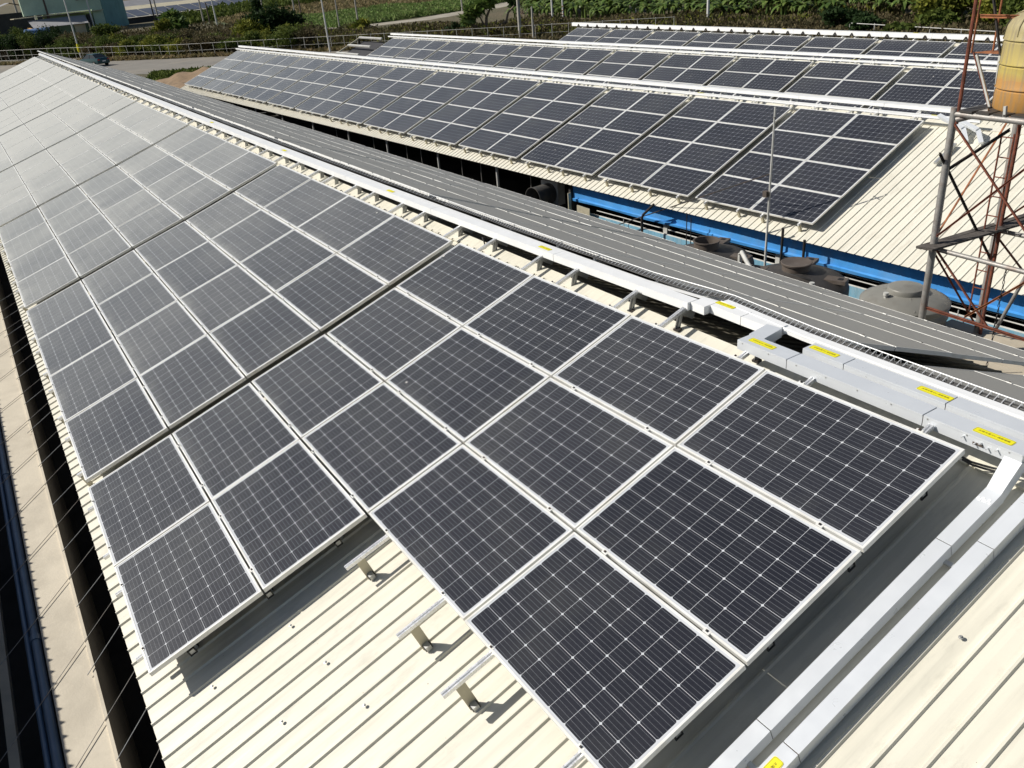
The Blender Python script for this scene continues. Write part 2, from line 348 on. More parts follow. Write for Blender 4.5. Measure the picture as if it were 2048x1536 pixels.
def ordinal(i):
    return ['first', 'second', 'third', 'fourth', 'fifth', 'sixth', 'seventh', 'eighth', 'ninth', 'tenth', 'eleventh', 'twelfth', 'thirteenth', 'fourteenth'][i]

def solar_table(F, l0, ncol, nrow, rp, label, group, skip=(), k=1., near=False, side=1, ridge=True, rail_end=None, fine=True):
    cp = 1.67 * k; rp = rp * k
    t = thing('solar_table', F.p(l0 + ncol * cp / 2, nrow * rp / 2, -.25), label, 'solar panels', group)
    for c in range(ncol):
        for r in range(nrow):
            if (c, r) in skip: continue
            panel(t, F, l0 + c * cp, r * rp, side, k=k)
    wtop = -.36 if ridge else -.04
    for c in range(ncol):
        rows = [r for r in range(nrow) if (c, r) not in skip]
        wend = (max(rows) + 1) * rp + (.06 if len(rows) == nrow else .40)
        for dx in (.32, 1.31):
            lx = l0 + c * cp + dx * k; wtop = -.36 if ridge else -.04
            if near and lx < 1.8: wtop = -.13
            rb = MB()
            n = 6 if near else 1
            for i in range(n):
                a = F.p(lx, wtop + (wend - wtop) * i / n, -.062); b = F.p(lx, wtop + (wend - wtop) * (i + 1) / n, -.062)
                if near:
                    rb.bar(a - F.L * .0135 + F.N * .004, b - F.L * .0135 + F.N * .004, .011, .032, F.N); rb.bar(a + F.L * .0135 + F.N * .004, b + F.L * .0135 + F.N * .004, .011, .032, F.N); rb.bar(a - F.N * .004, b - F.N * .004, .016, .014, F.N)
                else: rb.bar(a, b, .04, .042, F.N)
            part('rail', rb, M['rail'], t)
            if fine:
                for r in rows + [max(rows) + 1]:
                    cl = MB()
                    ww = r * rp - (.02 * k if r else .006)
                    if r == max(rows) + 1: ww = r * rp - .036 * k
                    cl.box(F.p(lx, ww, -.004), (.05, .034 if 0 < r <= max(rows) else .018, .014), F.axes())
                    cl.box(F.p(lx, ww, .006), (.014, .014, .010), F.axes(), 1)
                    part('clamp', cl, [M['alu'], M['darksteel']], t)
            if near:
                for ww in (.37, 1.10, 1.84, 2.61, 3.37, 4.11, 4.84):
                    if ww > wend: continue
                    hr = -.27 - F.node(lx, ww); bm = MB(); bm.box(F.p(lx - .005, ww, (hr - .06) / 2 - .005), (.006, .075, -hr - .07), F.axes()); bm.box(F.p(lx - .032, ww, hr + .032), (.046, .062, .030), F.axes(), 1)
                    bm.box(F.p(lx + .02, ww, (hr - .06) / 2 - .005), (.05, .006, -hr - .09), F.axes()); bm.box(F.p(lx + .03, ww, hr + .012), (.06, .014, .03), F.axes(), 1)
                    bm.box(F.p(lx - .034, ww, hr + .034), (.052, .046, .046), F.axes(), 2)
                    part('bracket', bm, [M['bracket'], M['black'], M['galv']], t)
            elif fine:
                bm = MB(); bm.box(F.p(lx, wend - .04, -.16), (.05, .05, .16), F.axes()); part('bracket', bm, M['bracket'], t)
            if ridge and wtop < -.2:
                # V shaped legs carrying the rail at the ridge
                v = MB(); rp_ = F.p(lx, -.33, -.07)
                for s_ in (-1, 1):
                    foot = F.p(lx + .05 * s_, -.30, -.245) if s_ > 0 else F.p(lx - .02, -.34, -.245)
                    foot = F.p(lx + .02, -.25 if s_ > 0 else -.47, -.235)
                    v.bar(rp_ + F.L * .02, foot + F.L * .02, .07, .006, F.L); v.bar(rp_ + F.L * .02 + F.W * .008, foot + F.L * .02 + F.W * .008, .012, .03, F.L)
                v.box(F.p(lx + .03, -.24, -.235), (.07, .05, .02), F.axes(), 1)
                part('ridge_leg', v, [M['galv'], M['darksteel']], t)
    if near:                       # ends of the cross purlins with their black clips
        for lx, wws in ((.075, (.37, 1.09, 1.83, 2.60)), (3.43, (3.42, 4.11, 4.83))):
            for ww in wws:
                pm = MB(); pm.box(F.p(lx + .05, ww, -.125), (.16, .042, .042), F.axes()); o = F.p(lx - .032, ww, -.125)
                for a_, b_ in ((.026, 0), (-.026, 0)): pm.box(o + F.W * a_, (.012, .010, .062), F.axes(), 1)
                for b_ in (.028, -.028): pm.box(o + F.N * b_, (.012, .060, .009), F.axes(), 1)
                part('purlin_end', pm, [M['galv'], M['black']], t)
    # cross purlins between the two slopes of racking are hidden below the modules
    return t

GA = 0.2114; PITA = 4 * 1.67 + GA
skipA = {(0, 3), (0, 4), (1, 3), (1, 4)}
nA = 9
for k in range(nA):
    nc = 4 if k < 8 else 2
    lab = ['solar table with an empty lower corner, closest to the camera', 'second solar table on the near slope, past the first black gap'][k] if k < 2 else \
          '%s solar table from the camera along the near slope of the closest roof' % ordinal(k)
    if k == 8: lab = 'short solar table at the distant end of the near slope, beside the road'
    solar_table(FA, k * PITA, nc, 5, 1.0335, lab, 'solar tables on the near slope of the closest roof', skip=skipA if k == 0 else (), near=(k == 0), ridge=True, fine=(k < 5))
for k in range(-1, 9):
    lab = 'dusty grey solar table, %s from the camera on the far slope of the closest roof' % ordinal(k) if k >= 0 else 'low solar table at the right edge behind the silver ducts'
    F = F2
    if k == -1:
        F = Fr(F2.P0 + Vector((0, 0, -.10)), R(21.571), 0, 0, -1)
    solar_table(F, k * (4 * 1.67 + .20) * KS, 4 if k < 8 else 3, 5, 1.035, lab, 'solar tables on the far slope of the closest roof', k=KS, ridge=False, fine=(k < 4))
for k in range(13):
    lab = 'second roof, solar table nearest the rusty tower' if k == 0 else ('second roof, solar table at the distant end over the soil mound' if k == 12 else 'second roof, %s solar table counted from the rusty tower' % ordinal(k))
    solar_table(FB, k * (3.34 + .2212), 2, 4, 1.0149, lab, 'solar tables on the second roof', ridge=True, fine=(k < 7))
for k in range(-1, 10):
    lab = 'third roof, solar table seen behind the rusty tower' if k == -1 else ('third roof, solar table at its distant end beside the open dark rack' if k == 9 else 'third roof, %s solar table past the rusty tower' % ordinal(k))
    solar_table(FC, k * (3.34 + .24), 2, 4, 1.015, lab, 'solar tables on the third roof', ridge=True, fine=False)
for k in range(-1, 7):
    lab = 'farthest roof, solar table right of the rusty tower' if k == -1 else ('farthest roof, solar table at its distant end by the weeds' if k == 6 else 'farthest roof, %s solar table past the rusty tower' % ordinal(k))
    solar_table(FD, k * (3.34 + .24), 2, 3, 1.015, lab, 'solar tables on the farthest roof', ridge=True, fine=False)

# ---------------------------------------------------------------- sheds
def ribbed(F, l0, l1, w0, w1, h, pitch=.195, rh=.018, wsteps=1, thick=.004):
    mb = MB(); n = int(round((l1 - l0) / pitch)); prof = []
    for i in range(n):
        b = l0 + i * pitch
        prof += [(b, 0), (b + pitch * .12, 0), (b + pitch * .44, .003), (b + pitch * .80, 0), (b + pitch * .845, rh), (b + pitch * .925, rh), (b + pitch * .985, 0)]
    V = []
    for j in range(wsteps + 1):
        ww = w0 + (w1 - w0) * j / wsteps
        V += [F.p(l, ww, h + z) for l, z in prof]
    N = len(prof); nv = N * (wsteps + 1)
    V += [v - F.N * thick for v in V]
    fs = []
    for j in range(wsteps):
        for i in range(N - 1):
            a = j * N + i; q = (a, a + 1, a + N + 1, a + N); fs.append(q[::-1] if F.L.cross(F.W).z < 0 else q)
            fs.append(tuple(nv + x for x in (q if F.L.cross(F.W).z < 0 else q[::-1])))
    for i in range(N - 1):
        a = wsteps * N + i; fs.append((a, a + 1, nv + a + 1, nv + a)); a = i; fs.append((a, nv + a, nv + a + 1, a + 1))
    return mb.add(V, fs)

# closest shed
shedA = thing('farm_shed', (28, 0, -4.9), 'closest long low shed, cream ribbed metal roof under solar tables on both slopes', 'shed')
part('roof', ribbed(FAR, -4, 58.9, -.33, 5.36, -.25), M['roof'], shedA)
rA = FAR.p(20, -.33, -.25); F2r = Fr((0, rA.y, rA.z), R(21.571), 0, 0, -1)
part('roof', ribbed(F2r, -4, 58.9, 0.004, 5.75, -.03), M['roof_dark'], shedA, label='far roof slope, shade under the panels put into its dark colour')
cap = MB()
xs = np.arange(-4, 58.9, .195)
for a in xs:                       # ridge capping, notched over every rib
    b = a + .195
    for u0, u1, dn in ((a, a + .14, -.16), (a + .14, b, -.185)):
        cap.add([FAR.p(u0, -.335, -.222), FAR.p(u1, -.335, -.222), FAR.p(u1, dn, -.222), FAR.p(u0, dn, -.222), FAR.p(u0, dn, -.248), FAR.p(u1, dn, -.248)], [(0, 1, 2, 3), (3, 2, 5, 4)])
part('ridge_cap', cap, M['roof'], shedA)
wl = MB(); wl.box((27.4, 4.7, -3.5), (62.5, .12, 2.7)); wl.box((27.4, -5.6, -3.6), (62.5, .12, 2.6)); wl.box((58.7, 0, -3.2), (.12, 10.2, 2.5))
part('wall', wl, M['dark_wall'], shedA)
sx = MB()
for l, w_ in ((2.95, 4.11), (2.4, 4.03), (2.97, 4.84), (-.63, 1.01), (1.78, 3.96), (2.2, 4.5), (1.3, 4.4), (-.9, 2.0), (3.9, 5.1)):
    l = math.floor(l / .195) * .195 + .17
    sx.lathe([(0, .012), (.007, .012), (.007, .005), (.014, .004), (.014, 0)], FAR.p(l, w_, -.228), 8, 0, FA.N)
part('roof_screw', sx, M['galv'], shedA)

def shed(F, name, l0, l1, wr, we, ground=-4.9, label='', roofm='roof_b', group=None, backslope=4.5):
    t = thing(name, F.q((l0 + l1) / 2, 0, ground - F.P0.z), label, 'shed', group)
    part('roof', ribbed(F, l0, l1, wr, we, -.25), M[roofm], t)
    rp = F.p(0, wr, -.25); Fb = Fr(rp, F.th, math.atan2(F.L.y, F.L.x), F.L.z, -1)
    part('roof', ribbed(Fb, l0, l1, .004, backslope, -.004), M[roofm], t, label='far roof slope hidden behind the ridge')
    c = MB()
    c.add([F.p(l0, wr, -.222), F.p(l1, wr, -.222), F.p(l1, wr + .22, -.222), F.p(l0, wr + .22, -.222), F.p(l1, wr + .22, -.25), F.p(l0, wr + .22, -.25)], [(0, 1, 2, 3), (3, 2, 4, 5)])
    c.add([F.p(l1, wr, -.222), F.p(l0, wr, -.222), F.p(l0, wr, -.222) + Fb.W * .2, F.p(l1, wr, -.222) + Fb.W * .2], [(0, 1, 2, 3)])
    part('ridge_cap', c, M[roofm], t)
    return t, Fb
shedB, FBb = shed(FB, 'farm_shed', -9.75, 46.8, -.42, 4.37, label='second shed, pale ribbed roof with blue tarpaulin along its eave')
shedC, _ = shed(FC, 'farm_shed', -8, 36.2, -.42, 4.3, label='third shed, between the second roof and the farthest one')
shedD, _ = shed(FD, 'farm_shed', -8, 25.3, -.42, 4.0, label='farthest shed, its white ridge duct in front of the weeds')
for (F, t, we, l0, l1) in ((FC, shedC, 4.3, -8, 36), (FD, shedD, 4.0, -8, 25)):
    wb = MB(); yz = F.p(0, we, -.25) - F.P0; yy = yz.dot(F.H) - .2
    for s in (yy, -5.0):
        a = F.q(l0, s, -4.9 - F.P0.z); b = F.q(l1, s, -4.9 - F.P0.z); b.z = a.z = -4.9
        hgt = (F.P0.z - F.th * 4.3) + 4.9 - .25
        wb.bar(a + Vector((0, 0, hgt / 2)), b + Vector((0, 0, hgt / 2)), .1, hgt)
    part('wall', wb, M['dark_wall'], t)

# second shed, open side facing the camera
yE = (FB.p(0, 4.37, -.25) - FB.P0).dot(FB.H)            # horizontal distance of the eave
def BW(l, off, z): p = FB.q(l, yE - off, 0); p.z = z; return p
blu = MB(); NB = 90
for k in range(NB):                                      # rolled tarpaulin, slightly wavy
    la, lb = -9.2 + 17.3 * k / NB, -9.2 + 17.3 * (k + 1) / NB
    pr = lambda l: [BW(l, .30 + .006 * math.sin(l * 3.1), -2.70), BW(l, .31 + .012 * math.sin(l * 2.3), -2.95), BW(l, .30 + .015 * math.sin(l * 1.7 + 1), -3.18 + .010 * math.sin(l * 2.9)),
                    BW(l, .255 + .008 * math.sin(l * 5), -3.20), BW(l, .27, -3.26 + .010 * math.sin(l * 2.1)), BW(l, .33, -3.27)]
    A, B_ = pr(la), pr(lb)
    blu.add(A + B_, [(i, i + 6, i + 7, i + 1) for i in range(5)])
part('tarpaulin', blu, M['blue'], shedB, sm=True)
lw = MB(); a, b = BW(-9.2, .18, -3.62), BW(8.0, .18, -3.62)
lw.bar(BW(-9.2, .36, -4.23), BW(8.0, .36, -4.23), .05, 1.34); part('low_wall', lw, M['pblue'], shedB)
ra = MB()
ra.tube(BW(-9, .36, -3.55), BW(8.0, .36, -3.55), .02); ra.tube(BW(-9, .42, -3.44), BW(7.2, .42, -3.44), .014); ra.tube(BW(-9, .42, -3.36), BW(4, .42, -3.36), .008)
for l in (5.9, 3.0, -.6, -3.3): ra.tube(BW(l, .24, -3.62), BW(l, .24, -3.40), .010)
part('rail', ra, M['pvc'], shedB)
for l in (4.5, .95, -2.6, -6.2):
    q_ = MB(); q_.bar(BW(l, .45, -4.9), BW(l, .45, -2.78), .11, .14, FB.L); part('post', q_, M['pvc'], shedB)
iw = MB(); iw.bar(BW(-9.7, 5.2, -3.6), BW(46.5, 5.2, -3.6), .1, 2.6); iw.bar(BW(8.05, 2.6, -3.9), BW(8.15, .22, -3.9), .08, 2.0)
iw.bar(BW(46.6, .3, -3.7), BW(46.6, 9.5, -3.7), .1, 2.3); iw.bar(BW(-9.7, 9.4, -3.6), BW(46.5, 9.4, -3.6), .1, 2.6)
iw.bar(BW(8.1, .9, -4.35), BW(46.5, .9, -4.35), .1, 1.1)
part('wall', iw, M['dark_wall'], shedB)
for i, l in enumerate((11.93, 15.62, 19.47, 22.93, 26.62, 30.3, 34, 37.6, 41.3, 45)):
    q_ = MB(); q_.tube(BW(l, .3, -4.9), BW(l, .3, -2.72), .045 if i % 2 == 0 else .04); part('post', q_, M['pvc'], shedB)
for l in (10.4, 13.2, 14.4, 17.2, 18.3, 21.06, 24.6):
    q_ = MB(); q_.tube(BW(l, .5, -4.9), BW(l, .5, -2.75), .014); part('post', q_, M['oldpipe'], shedB)
st = MB(); st.bar(BW(8.02, .1, -3.0), BW(8.02, .1, -4.6), .10, .03, FB.L); st.bar(BW(7.75, .15, -3.45), BW(7.2, .15, -3.47), .02, .28); part('end_board', st, M['bracket'], shedB)

# exhaust fan between the sheds
fan = thing('exhaust_fan', BW(9.4, .0, -4.9), 'big grey drum exhaust fan beside the left end of the blue tarpaulin', 'fan')
ax = (FB.H * .97 - FB.L * .12).normalized(); fc = BW(9.36, -.22, -3.31)
fb = MB(); fb.lathe([(.30, -.72), (.305, -.30), (.31, 0), (.322, 0), (.322, -.03), (.295, -.02), (.29, -.5), (0, -.5)], fc, 36, 0, ax); part('drum', fb, M['fan_grey'], fan, sm=True)
fh = MB(); fh.box(fc - ax * .86 + Vector((0, 0, .0)), (.30, .70, .70), (ax, Vector((0, 0, 1)).cross(ax), Vector((0, 0, 1)))); part('housing', fh, M['pvc'], fan)
fl = MB()
for k in range(5):
    a = 2 * math.pi * k / 5; side = Vector((0, 0, 1)).cross(ax); d = side * math.cos(a) + Vector((0, 0, 1)) * math.sin(a); fl.bar(fc - ax * .4, fc - ax * .4 + d * .27, .12, .01, ax + d.cross(ax) * .5)
part('blade', fl, M['darksteel'], fan)
fs_ = MB(); fs_.box(fc - ax * .8 + Vector((0, 0, -.85)), (.5, .6, .95), (ax, Vector((0, 0, 1)).cross(ax), Vector((0, 0, 1)))); part('stand', fs_, M['conc_d'], fan)

# ---------------------------------------------------------------- ridge ducts and cable trays
def duct_seg(mb, a, b, wd, ht, m=0, up=(0, 0, 1)): mb.bar(a, b, wd, ht, up, m)
def sticker(parent, c, along, n, side, sx=.30, sy=.075, text=True):
    along = Vector(along).normalized(); n = Vector(n).normalized(); sd_ = n.cross(along).normalized()
    s = MB(); c = Vector(c) + n * .002; r = .014; pts = []
    for cx, cy, a0 in ((1, 1, 0), (-1, 1, 90), (-1, -1, 180), (1, -1, 270)):
        for q in (0, 30, 60, 90):
            a = R(a0 + q); pts.append((cx * (sx / 2 - r) + r * math.cos(a), cy * (sy / 2 - r) + r * math.sin(a)))
    N = len(pts)
    s.add([c + along * x + sd_ * y for x, y in pts], [tuple(range(N))])
    inn = [(x * (1 - .022), y * (1 - .11)) for x, y in pts]; out = [(x * (1 - .036), y * (1 - .17)) for x, y in pts]
    s.add([c + n * .0006 + along * x + sd_ * y for x, y in inn] + [c + n * .0006 + along * x + sd_ * y for x, y in out], [(i, (i + 1) % N, N + (i + 1) % N, N + i) for i in range(N)], 1)
    o = part('sticker', s, [M['yellow'], M['label_line']], parent)
    if text:
        cu = bpy.data.curves.new('txt', 'FONT'); cu.body = '太陽光電 DC 高壓電纜'; cu.size = sy * .36; cu.align_x = 'CENTER'; cu.align_y = 'CENTER'; cu.resolution_u = 2
        to = bpy.data.objects.new('lettering', cu); COL.objects.link(to); bpy.context.view_layer.update()
        me = bpy.data.meshes.new_from_object(to.evaluated_get(bpy.context.evaluated_depsgraph_get()))
        bpy.data.objects.remove(to); me.materials.clear(); me.materials.append(M['label_line'])
        if len(me.vertices):
            xs_ = [v.co.x for v in me.vertices]; wtxt = max(xs_) - min(xs_); k = min(1.6, sx * .8 / max(wtxt, 1e-5))
            cc = c + n * .0014
            mw = Matrix(((along.x, sd_.x, n.x, cc.x), (along.y, sd_.y, n.y, cc.y), (along.z, sd_.z, n.z, cc.z), (0, 0, 0, 1))) @ Matrix.Diagonal((k, k, 1, 1))
            me.transform(mw); lo = bpy.data.objects.new('lettering', me); COL.objects.link(lo); lo.parent = o; WLOC[lo.name] = (0, 0, 0)
    return o
STV = -1   # text reads with its top towards the ridge
# first near duct and second near duct (front corners measured on the photograph)
d1 = thing('cable_duct', (.9, -.2, -.1), 'silver box duct nearest the panels, yellow sticker at both ends', 'cable duct')
body = MB(); zt, hh = .113, .085
xs_ = [2.10, 1.575, .395, -.285]
for a, b in zip(xs_[:-1], xs_[1:]):
    duct_seg(body, (a - .003, -.205, zt - hh / 2), (b + .003, -.205, zt - hh / 2), .162, hh)
part('duct_run', body, M['duct'], d1)
ld_ = MB()
for a, b in zip(xs_[:-1], xs_[1:]): ld_.bar((a - .005, -.205, zt - .0045), (b + .005, -.205, zt - .0045), .167, .013)
part('lid', ld_, M['duct'], d1)
jn = MB()
for x_ in xs_[1:3]: jn.box((x_, -.205, zt - hh / 2), (.006, .156, hh - .006))
part('joint', jn, M['darksteel'], d1)
bo = MB()
for x_ in np.arange(-.2, 2.05, .28): bo.box((x_, -.1235, .095), (.010, .004, .010))
part('lid_screw', bo, M['galv'], d1)
br = MB(); duct_seg(br, (2.035, -.2885, zt - hh / 2 + .002), (2.075, -.55, zt - hh / 2 + .002), .15, hh); part('branch', br, M['duct'], d1)
el = MB()                                    # elbow dropping to the roof edge ducts
e0, e1, e2, e3 = FAR.p(-.158, .03, -.226), FAR.p(-.256, .03, -.226), FAR.p(-.256, .03, -.124), FAR.p(-.158, .03, -.124)
el.hexa([(-.175, -.285, .026), (-.287, -.285, .026), (-.287, -.205, -.05), (-.175, -.165, -.05), (-.175, -.285, .1145), (-.287, -.285, .1145), (-.287, -.122, .1145), (-.175, -.122, .1145)])
el.hexa([(-.175, -.24, .03), (-.287, -.24, .03), e1, e0, (-.175, -.1225, .06), (-.287, -.1225, .06), e2, e3])
part('elbow', el, M['duct'], d1)
bo = MB()
for dx, dz in ((0, .012), (.07, -.004), (.10, .014), (.14, -.002), (.19, .012)):
    bo.tube((.10 - dx * 1.2, -.124, .07 + dz), (.10 - dx * 1.2, -.095, .07 + dz), .005)
bo.box((.0, -.1220, .062), (.07, .003, .018), m=1)
part('terminal', bo, [M['rail'], M['tank_rim']], d1)
sticker(d1, (-.05, -.205, zt + .002), (-1, 0, 0), (0, 0, 1), 1, .26, .07)
sticker(d1, (1.90, -.205, zt + .002), (-1, 0, 0), (0, 0, 1), 1, .26, .07)
d2 = thing('cable_duct', (.5, -.45, -.1), 'silver box duct with a square end, between front duct and open wire tray', 'cable duct')
body = MB(); xs_ = [1.63, 1.235, .39, -.62]
for a, b in zip(xs_[:-1], xs_[1:]): duct_seg(body, (a - .003, -.45, zt - hh / 2), (b + .003, -.45, zt - hh / 2), .148, hh)
part('duct_run', body, M['duct'], d2)
ld_ = MB()
for a, b in zip(xs_[:-1], xs_[1:]): ld_.bar((a - .005, -.45, zt - .0045), (b + .005, -.45, zt - .0045), .153, .013)
part('lid', ld_, M['duct'], d2)
jn = MB()
for x_ in xs_[1:3]: jn.box((x_, -.45, zt - hh / 2), (.006, .142, hh - .006))
part('joint', jn, M['darksteel'], d2)
sticker(d2, (1.475, -.45, zt + .002), (-1, 0, 0), (0, 0, 1), 1, .26, .07)
sticker(d2, (.52, -.45, zt + .002), (-1, 0, 0), (0, 0, 1), 1, .26, .07)
# pair of ducts running down the roof edge
for i, (x0, x1, lab) in enumerate(((-.158, -.256, 'silver duct running down the roof nearest the panel edge'), (-.350, -.450, 'outer silver duct running down the roof, yellow sticker at the bottom'))):
    d = thing('cable_duct', FA.p((x0 + x1) / 2, 2.5, -.13), lab, 'cable duct', 'pair of ducts running down the roof')
    body = MB(); ss = [.0 if i == 0 else -.25, .55 if i == 0 else .43, 2.2, 4.2, 5.6]
    for a, b in zip(ss[:-1], ss[1:]): body.bar(FAR.p((x0 + x1) / 2, a + .003, -.176), FAR.p((x0 + x1) / 2, b - .003, -.176), abs(x1 - x0), .10, FA.N)
    part('duct_run', body, M['duct'], d)
    ld_ = MB()
    for a, b in zip(ss[:-1], ss[1:]): ld_.bar(FAR.p((x0 + x1) / 2, a + .004, -.1305), FAR.p((x0 + x1) / 2, b - .004, -.1305), abs(x1 - x0) + .004, .012, FAR.N)
    part('lid', ld_, M['duct'], d)
    j = MB()
    for a in ss[1:-1]: j.box(FAR.p((x0 + x1) / 2, a, -.176), (abs(x1 - x0) - .005, .007, .095), FA.axes())
    part('joint', j, M['darksteel'], d)
    if i == 0:
        pt = MB()
        for k in range(7): pt.box(FAR.p(x0 - .01 - k * .0125, .13 + .012 * math.sin(k * 2.2), -.1235), (.016, .02 + .008 * math.sin(k * 3), .0025), FA.axes())
        part('paint_smear', pt, M['white'], d)
    else:
        pt = MB()
        for k in range(7): pt.box(FAR.p(x0 - .01 - k * .0135, -.06 + .012 * math.sin(k * 1.9), -.1235), (.017, .022 + .008 * math.sin(k * 3), .0025), FA.axes())
        part('paint_smear', pt, M['white'], d)
        sticker(d, FAR.p((x0 + x1) / 2, 2.42, -.1235), FA.W, FA.N, 1, .26, .065)
sp = thing('duct_support', FA.p(-.35, 2.0, -.2), 'short steel cross bars under the two roof edge ducts', 'bracket')
for a in (.62, 2.4, 4.2):
    q_ = MB(); q_.box(FAR.p(-.305, a, -.215), (.10, .03, .02), FA.axes()); part('cross_bar', q_, M['galv'], sp)

# main ridge duct
DX = [2.02, 2.42, 2.80, 2.98, 5.10, 8, 11, 14, 17, 20, 24, 28, 32, 36, 40, 44, 48, 52, 56, 59.2]
DY = [-.58, -.58, -.585, -.465, -.42, -.38, -.35, -.34, -.33, -.32, -.32, -.32, -.32, -.33, -.34, -.35, -.36, -.37, -.38, -.39]
DZ = [.113, .113, .113, .112, .10, .09, .09, .09, .09, .09, .09, .095, .10, .11, .12, .12, .12, .12, .12, .12]
md = thing('cable_duct', (30, -.4, 0), 'long white box duct along the ridge of the closest roof', 'cable duct')
seg = MB(); jn = MB()
for i in range(len(DX) - 1):
    wd = .15 if i < 2 else .135
    a = Vector((DX[i] + .004, DY[i], DZ[i] - .043)); b = Vector((DX[i + 1] - .004, DY[i + 1], DZ[i + 1] - .043))
    if i == 2: a.y = b.y = -.52; wd = .17
    seg.bar(a, b, wd, .082)
    jn.box((DX[i + 1], (a.y + b.y) / 2 if i == 2 else DY[i + 1], DZ[i + 1] - .043), (.008, .125, .074))
part('duct_run', seg, M['white'], md); part('joint', jn, M['galv'], md)
for x_ in (2.70, 5.35, 9.4, 14.2, 19.5): 
    sticker(md, (x_, float(np.interp(x_, DX, DY)) - (.02 if x_ < 2.8 else 0), float(np.interp(x_, DX, DZ)) - .001), (-1, 0, 0), (0, 0, 1), 1, .22, .06, text=x_ < 6)
# open wire tray with cables behind
tr = thing('cable_tray', (20, -.6, 0), 'open white cable tray with toothed edge and black cables behind the box ducts', 'cable tray')
tp = MB(); tt = MB(); tc = MB()
pts = [(-1.2, -.635)] + [(2.0, -.645)] + [(2.9, -.72)] + [(3.2, -.62), (5.1, -.57), (8, -.53), (11, -.50), (20, -.47), (36, -.48), (59, -.54)]
ty = lambda x: float(np.interp(x, [p[0] for p in pts], [p[1] for p in pts]))
x_ = -1.2
while x_ < 58.5:
    st_ = 1.0 if x_ < 6 else 3.0
    zz_ = .098 if x_ < 2 else .062; a = Vector((x_, ty(x_), zz_)); b = Vector((x_ + st_, ty(x_ + st_), zz_))
    if x_ < 2.0: tp.bar(a + Vector((0, .02, 0)), b + Vector((0, .02, 0)), .10, .006); tp.bar(a + Vector((0, .065, -.01)), b + Vector((0, .065, -.01)), .004, .055)
    else: tp.bar(a + Vector((0, .01, 0)), b + Vector((0, .01, 0)), .05, .006)
    tt.tube(Vector((a.x, a.y - .115, .117)), Vector((b.x, b.y - .115, .117)), .005, 5)
    x_ += st_
x_ = -1.2
while x_ < 30:
    y_ = ty(x_); tt.tube((x_, y_ - .04, .088), (x_, y_ - .115, .117), .0035, 4, cap=False); 
    if x_ < 12: tt.tube((x_, y_ - .115, .117), (x_, y_ - .118, .06), .003, 4, cap=False)
    x_ += .055 if x_ < 8 else .11
for k in range(5):
    cp_ = []
    for x__ in np.arange(-1.2, 40, .45): cp_.append((x__, ty(x__) - .100 + .014 * k + .006 * math.sin(x__ * 3 + k * 2), .086 + .004 * math.sin(x__ * 5 + k)))
    tc.path(cp_, .008, 6)
part('tray_base', tp, M['white'], tr); part('toothed_edge', tt, M['white'], tr); part('cable', tc, M['black'], tr)

def ridge_ducts(F, l0, l1, who, two=True):
    specs = [(-.125, .025, .065, .055), (-.38, .055, .13, .085)] if two else [(-.31, .06, .15, .19)]
    for i, (w_, z_, wd, ht) in enumerate(specs):
        d = thing('cable_duct', F.p((l0 + l1) / 2, w_, 0), '%swhite box duct along the ridge of %s' % (('thin ' if i == 0 else 'broad ') if two else '', who), 'cable duct')
        body = MB(); lid = MB(); l = l0
        while l < l1 - .1:
            b = min(l + 2.4, l1); a_ = F.p(l + .006, w_, 0) + Vector((0, 0, z_)); b_ = F.p(b - .006, w_, 0) + Vector((0, 0, z_)); body.bar(a_, b_, wd, ht)
            lid.bar(a_ + Vector((0, 0, ht / 2 + .004)), b_ + Vector((0, 0, ht / 2 + .004)), wd + .012, .008); l = b
        part('duct_run', body, M['white'], d); part('lid', lid, M['white'], d)
        if i == 0 or not two:
            for l in (l0 + 1.0, l0 + 8, l0 + 15, l0 + 24):
                if l < l1 - 1: sticker(d, F.p(l, w_, 0) + Vector((0, 0, z_ + ht / 2 + .009)), -F.L, (0, 0, 1), 1, .24, wd * .8, text=False)
        l = l0 + .3
        while l < l1 and (i == 1 or not two):
            c = F.p(l, w_, 0) + Vector((0, 0, z_ - ht / 2 if two else z_ + .05)) + F.W * (.10 if not two else 0); lg = MB()
            for s_ in (-1, 1): lg.bar(c, F.p(l + (.05 if two else .20) * s_, w_ + (.13 * s_ if two else .14), -.16), .03 if two else .05, .02 if two else .045, F.L)
            part('leg', lg, M['galv'] if two else M['darksteel'], d)
            l += 1.19 if two else .9
ridge_ducts(FB, -1.2, 46.6, 'the second roof'); ridge_ducts(FC, -6, 36.3, 'the third roof'); ridge_ducts(FD, -6, 25.6, 'the farthest roof', two=False)
# two short silver ducts bending down onto the second roof behind the tower
d = thing('cable_duct', FB.p(-.7, .3, -.1), 'pair of short silver ducts bending down onto the second roof beside the rusty tower', 'cable duct')
for dl in (0, .32):
    q_ = MB(); q_.bar(FB.p(-.25 - dl, -.16, .05), FB.p(-.95 - dl, .12, -.02), .09, .07, FB.N); q_.bar(FB.p(-.95 - dl, .10, -.04), FB.p(-1.15 - dl, .35, -.17), .09, .07, FB.N); part('duct_run', q_, M['duct'], d)
    q_ = MB(); q_.bar(FB.p(-1.0 - dl * .3, .5, -.16), FB.p(-1.0 - dl * .3, 1.25, -.16), .07, .05, FB.N)
    if dl == 0: part('lower_run', q_, M['galv'], d)

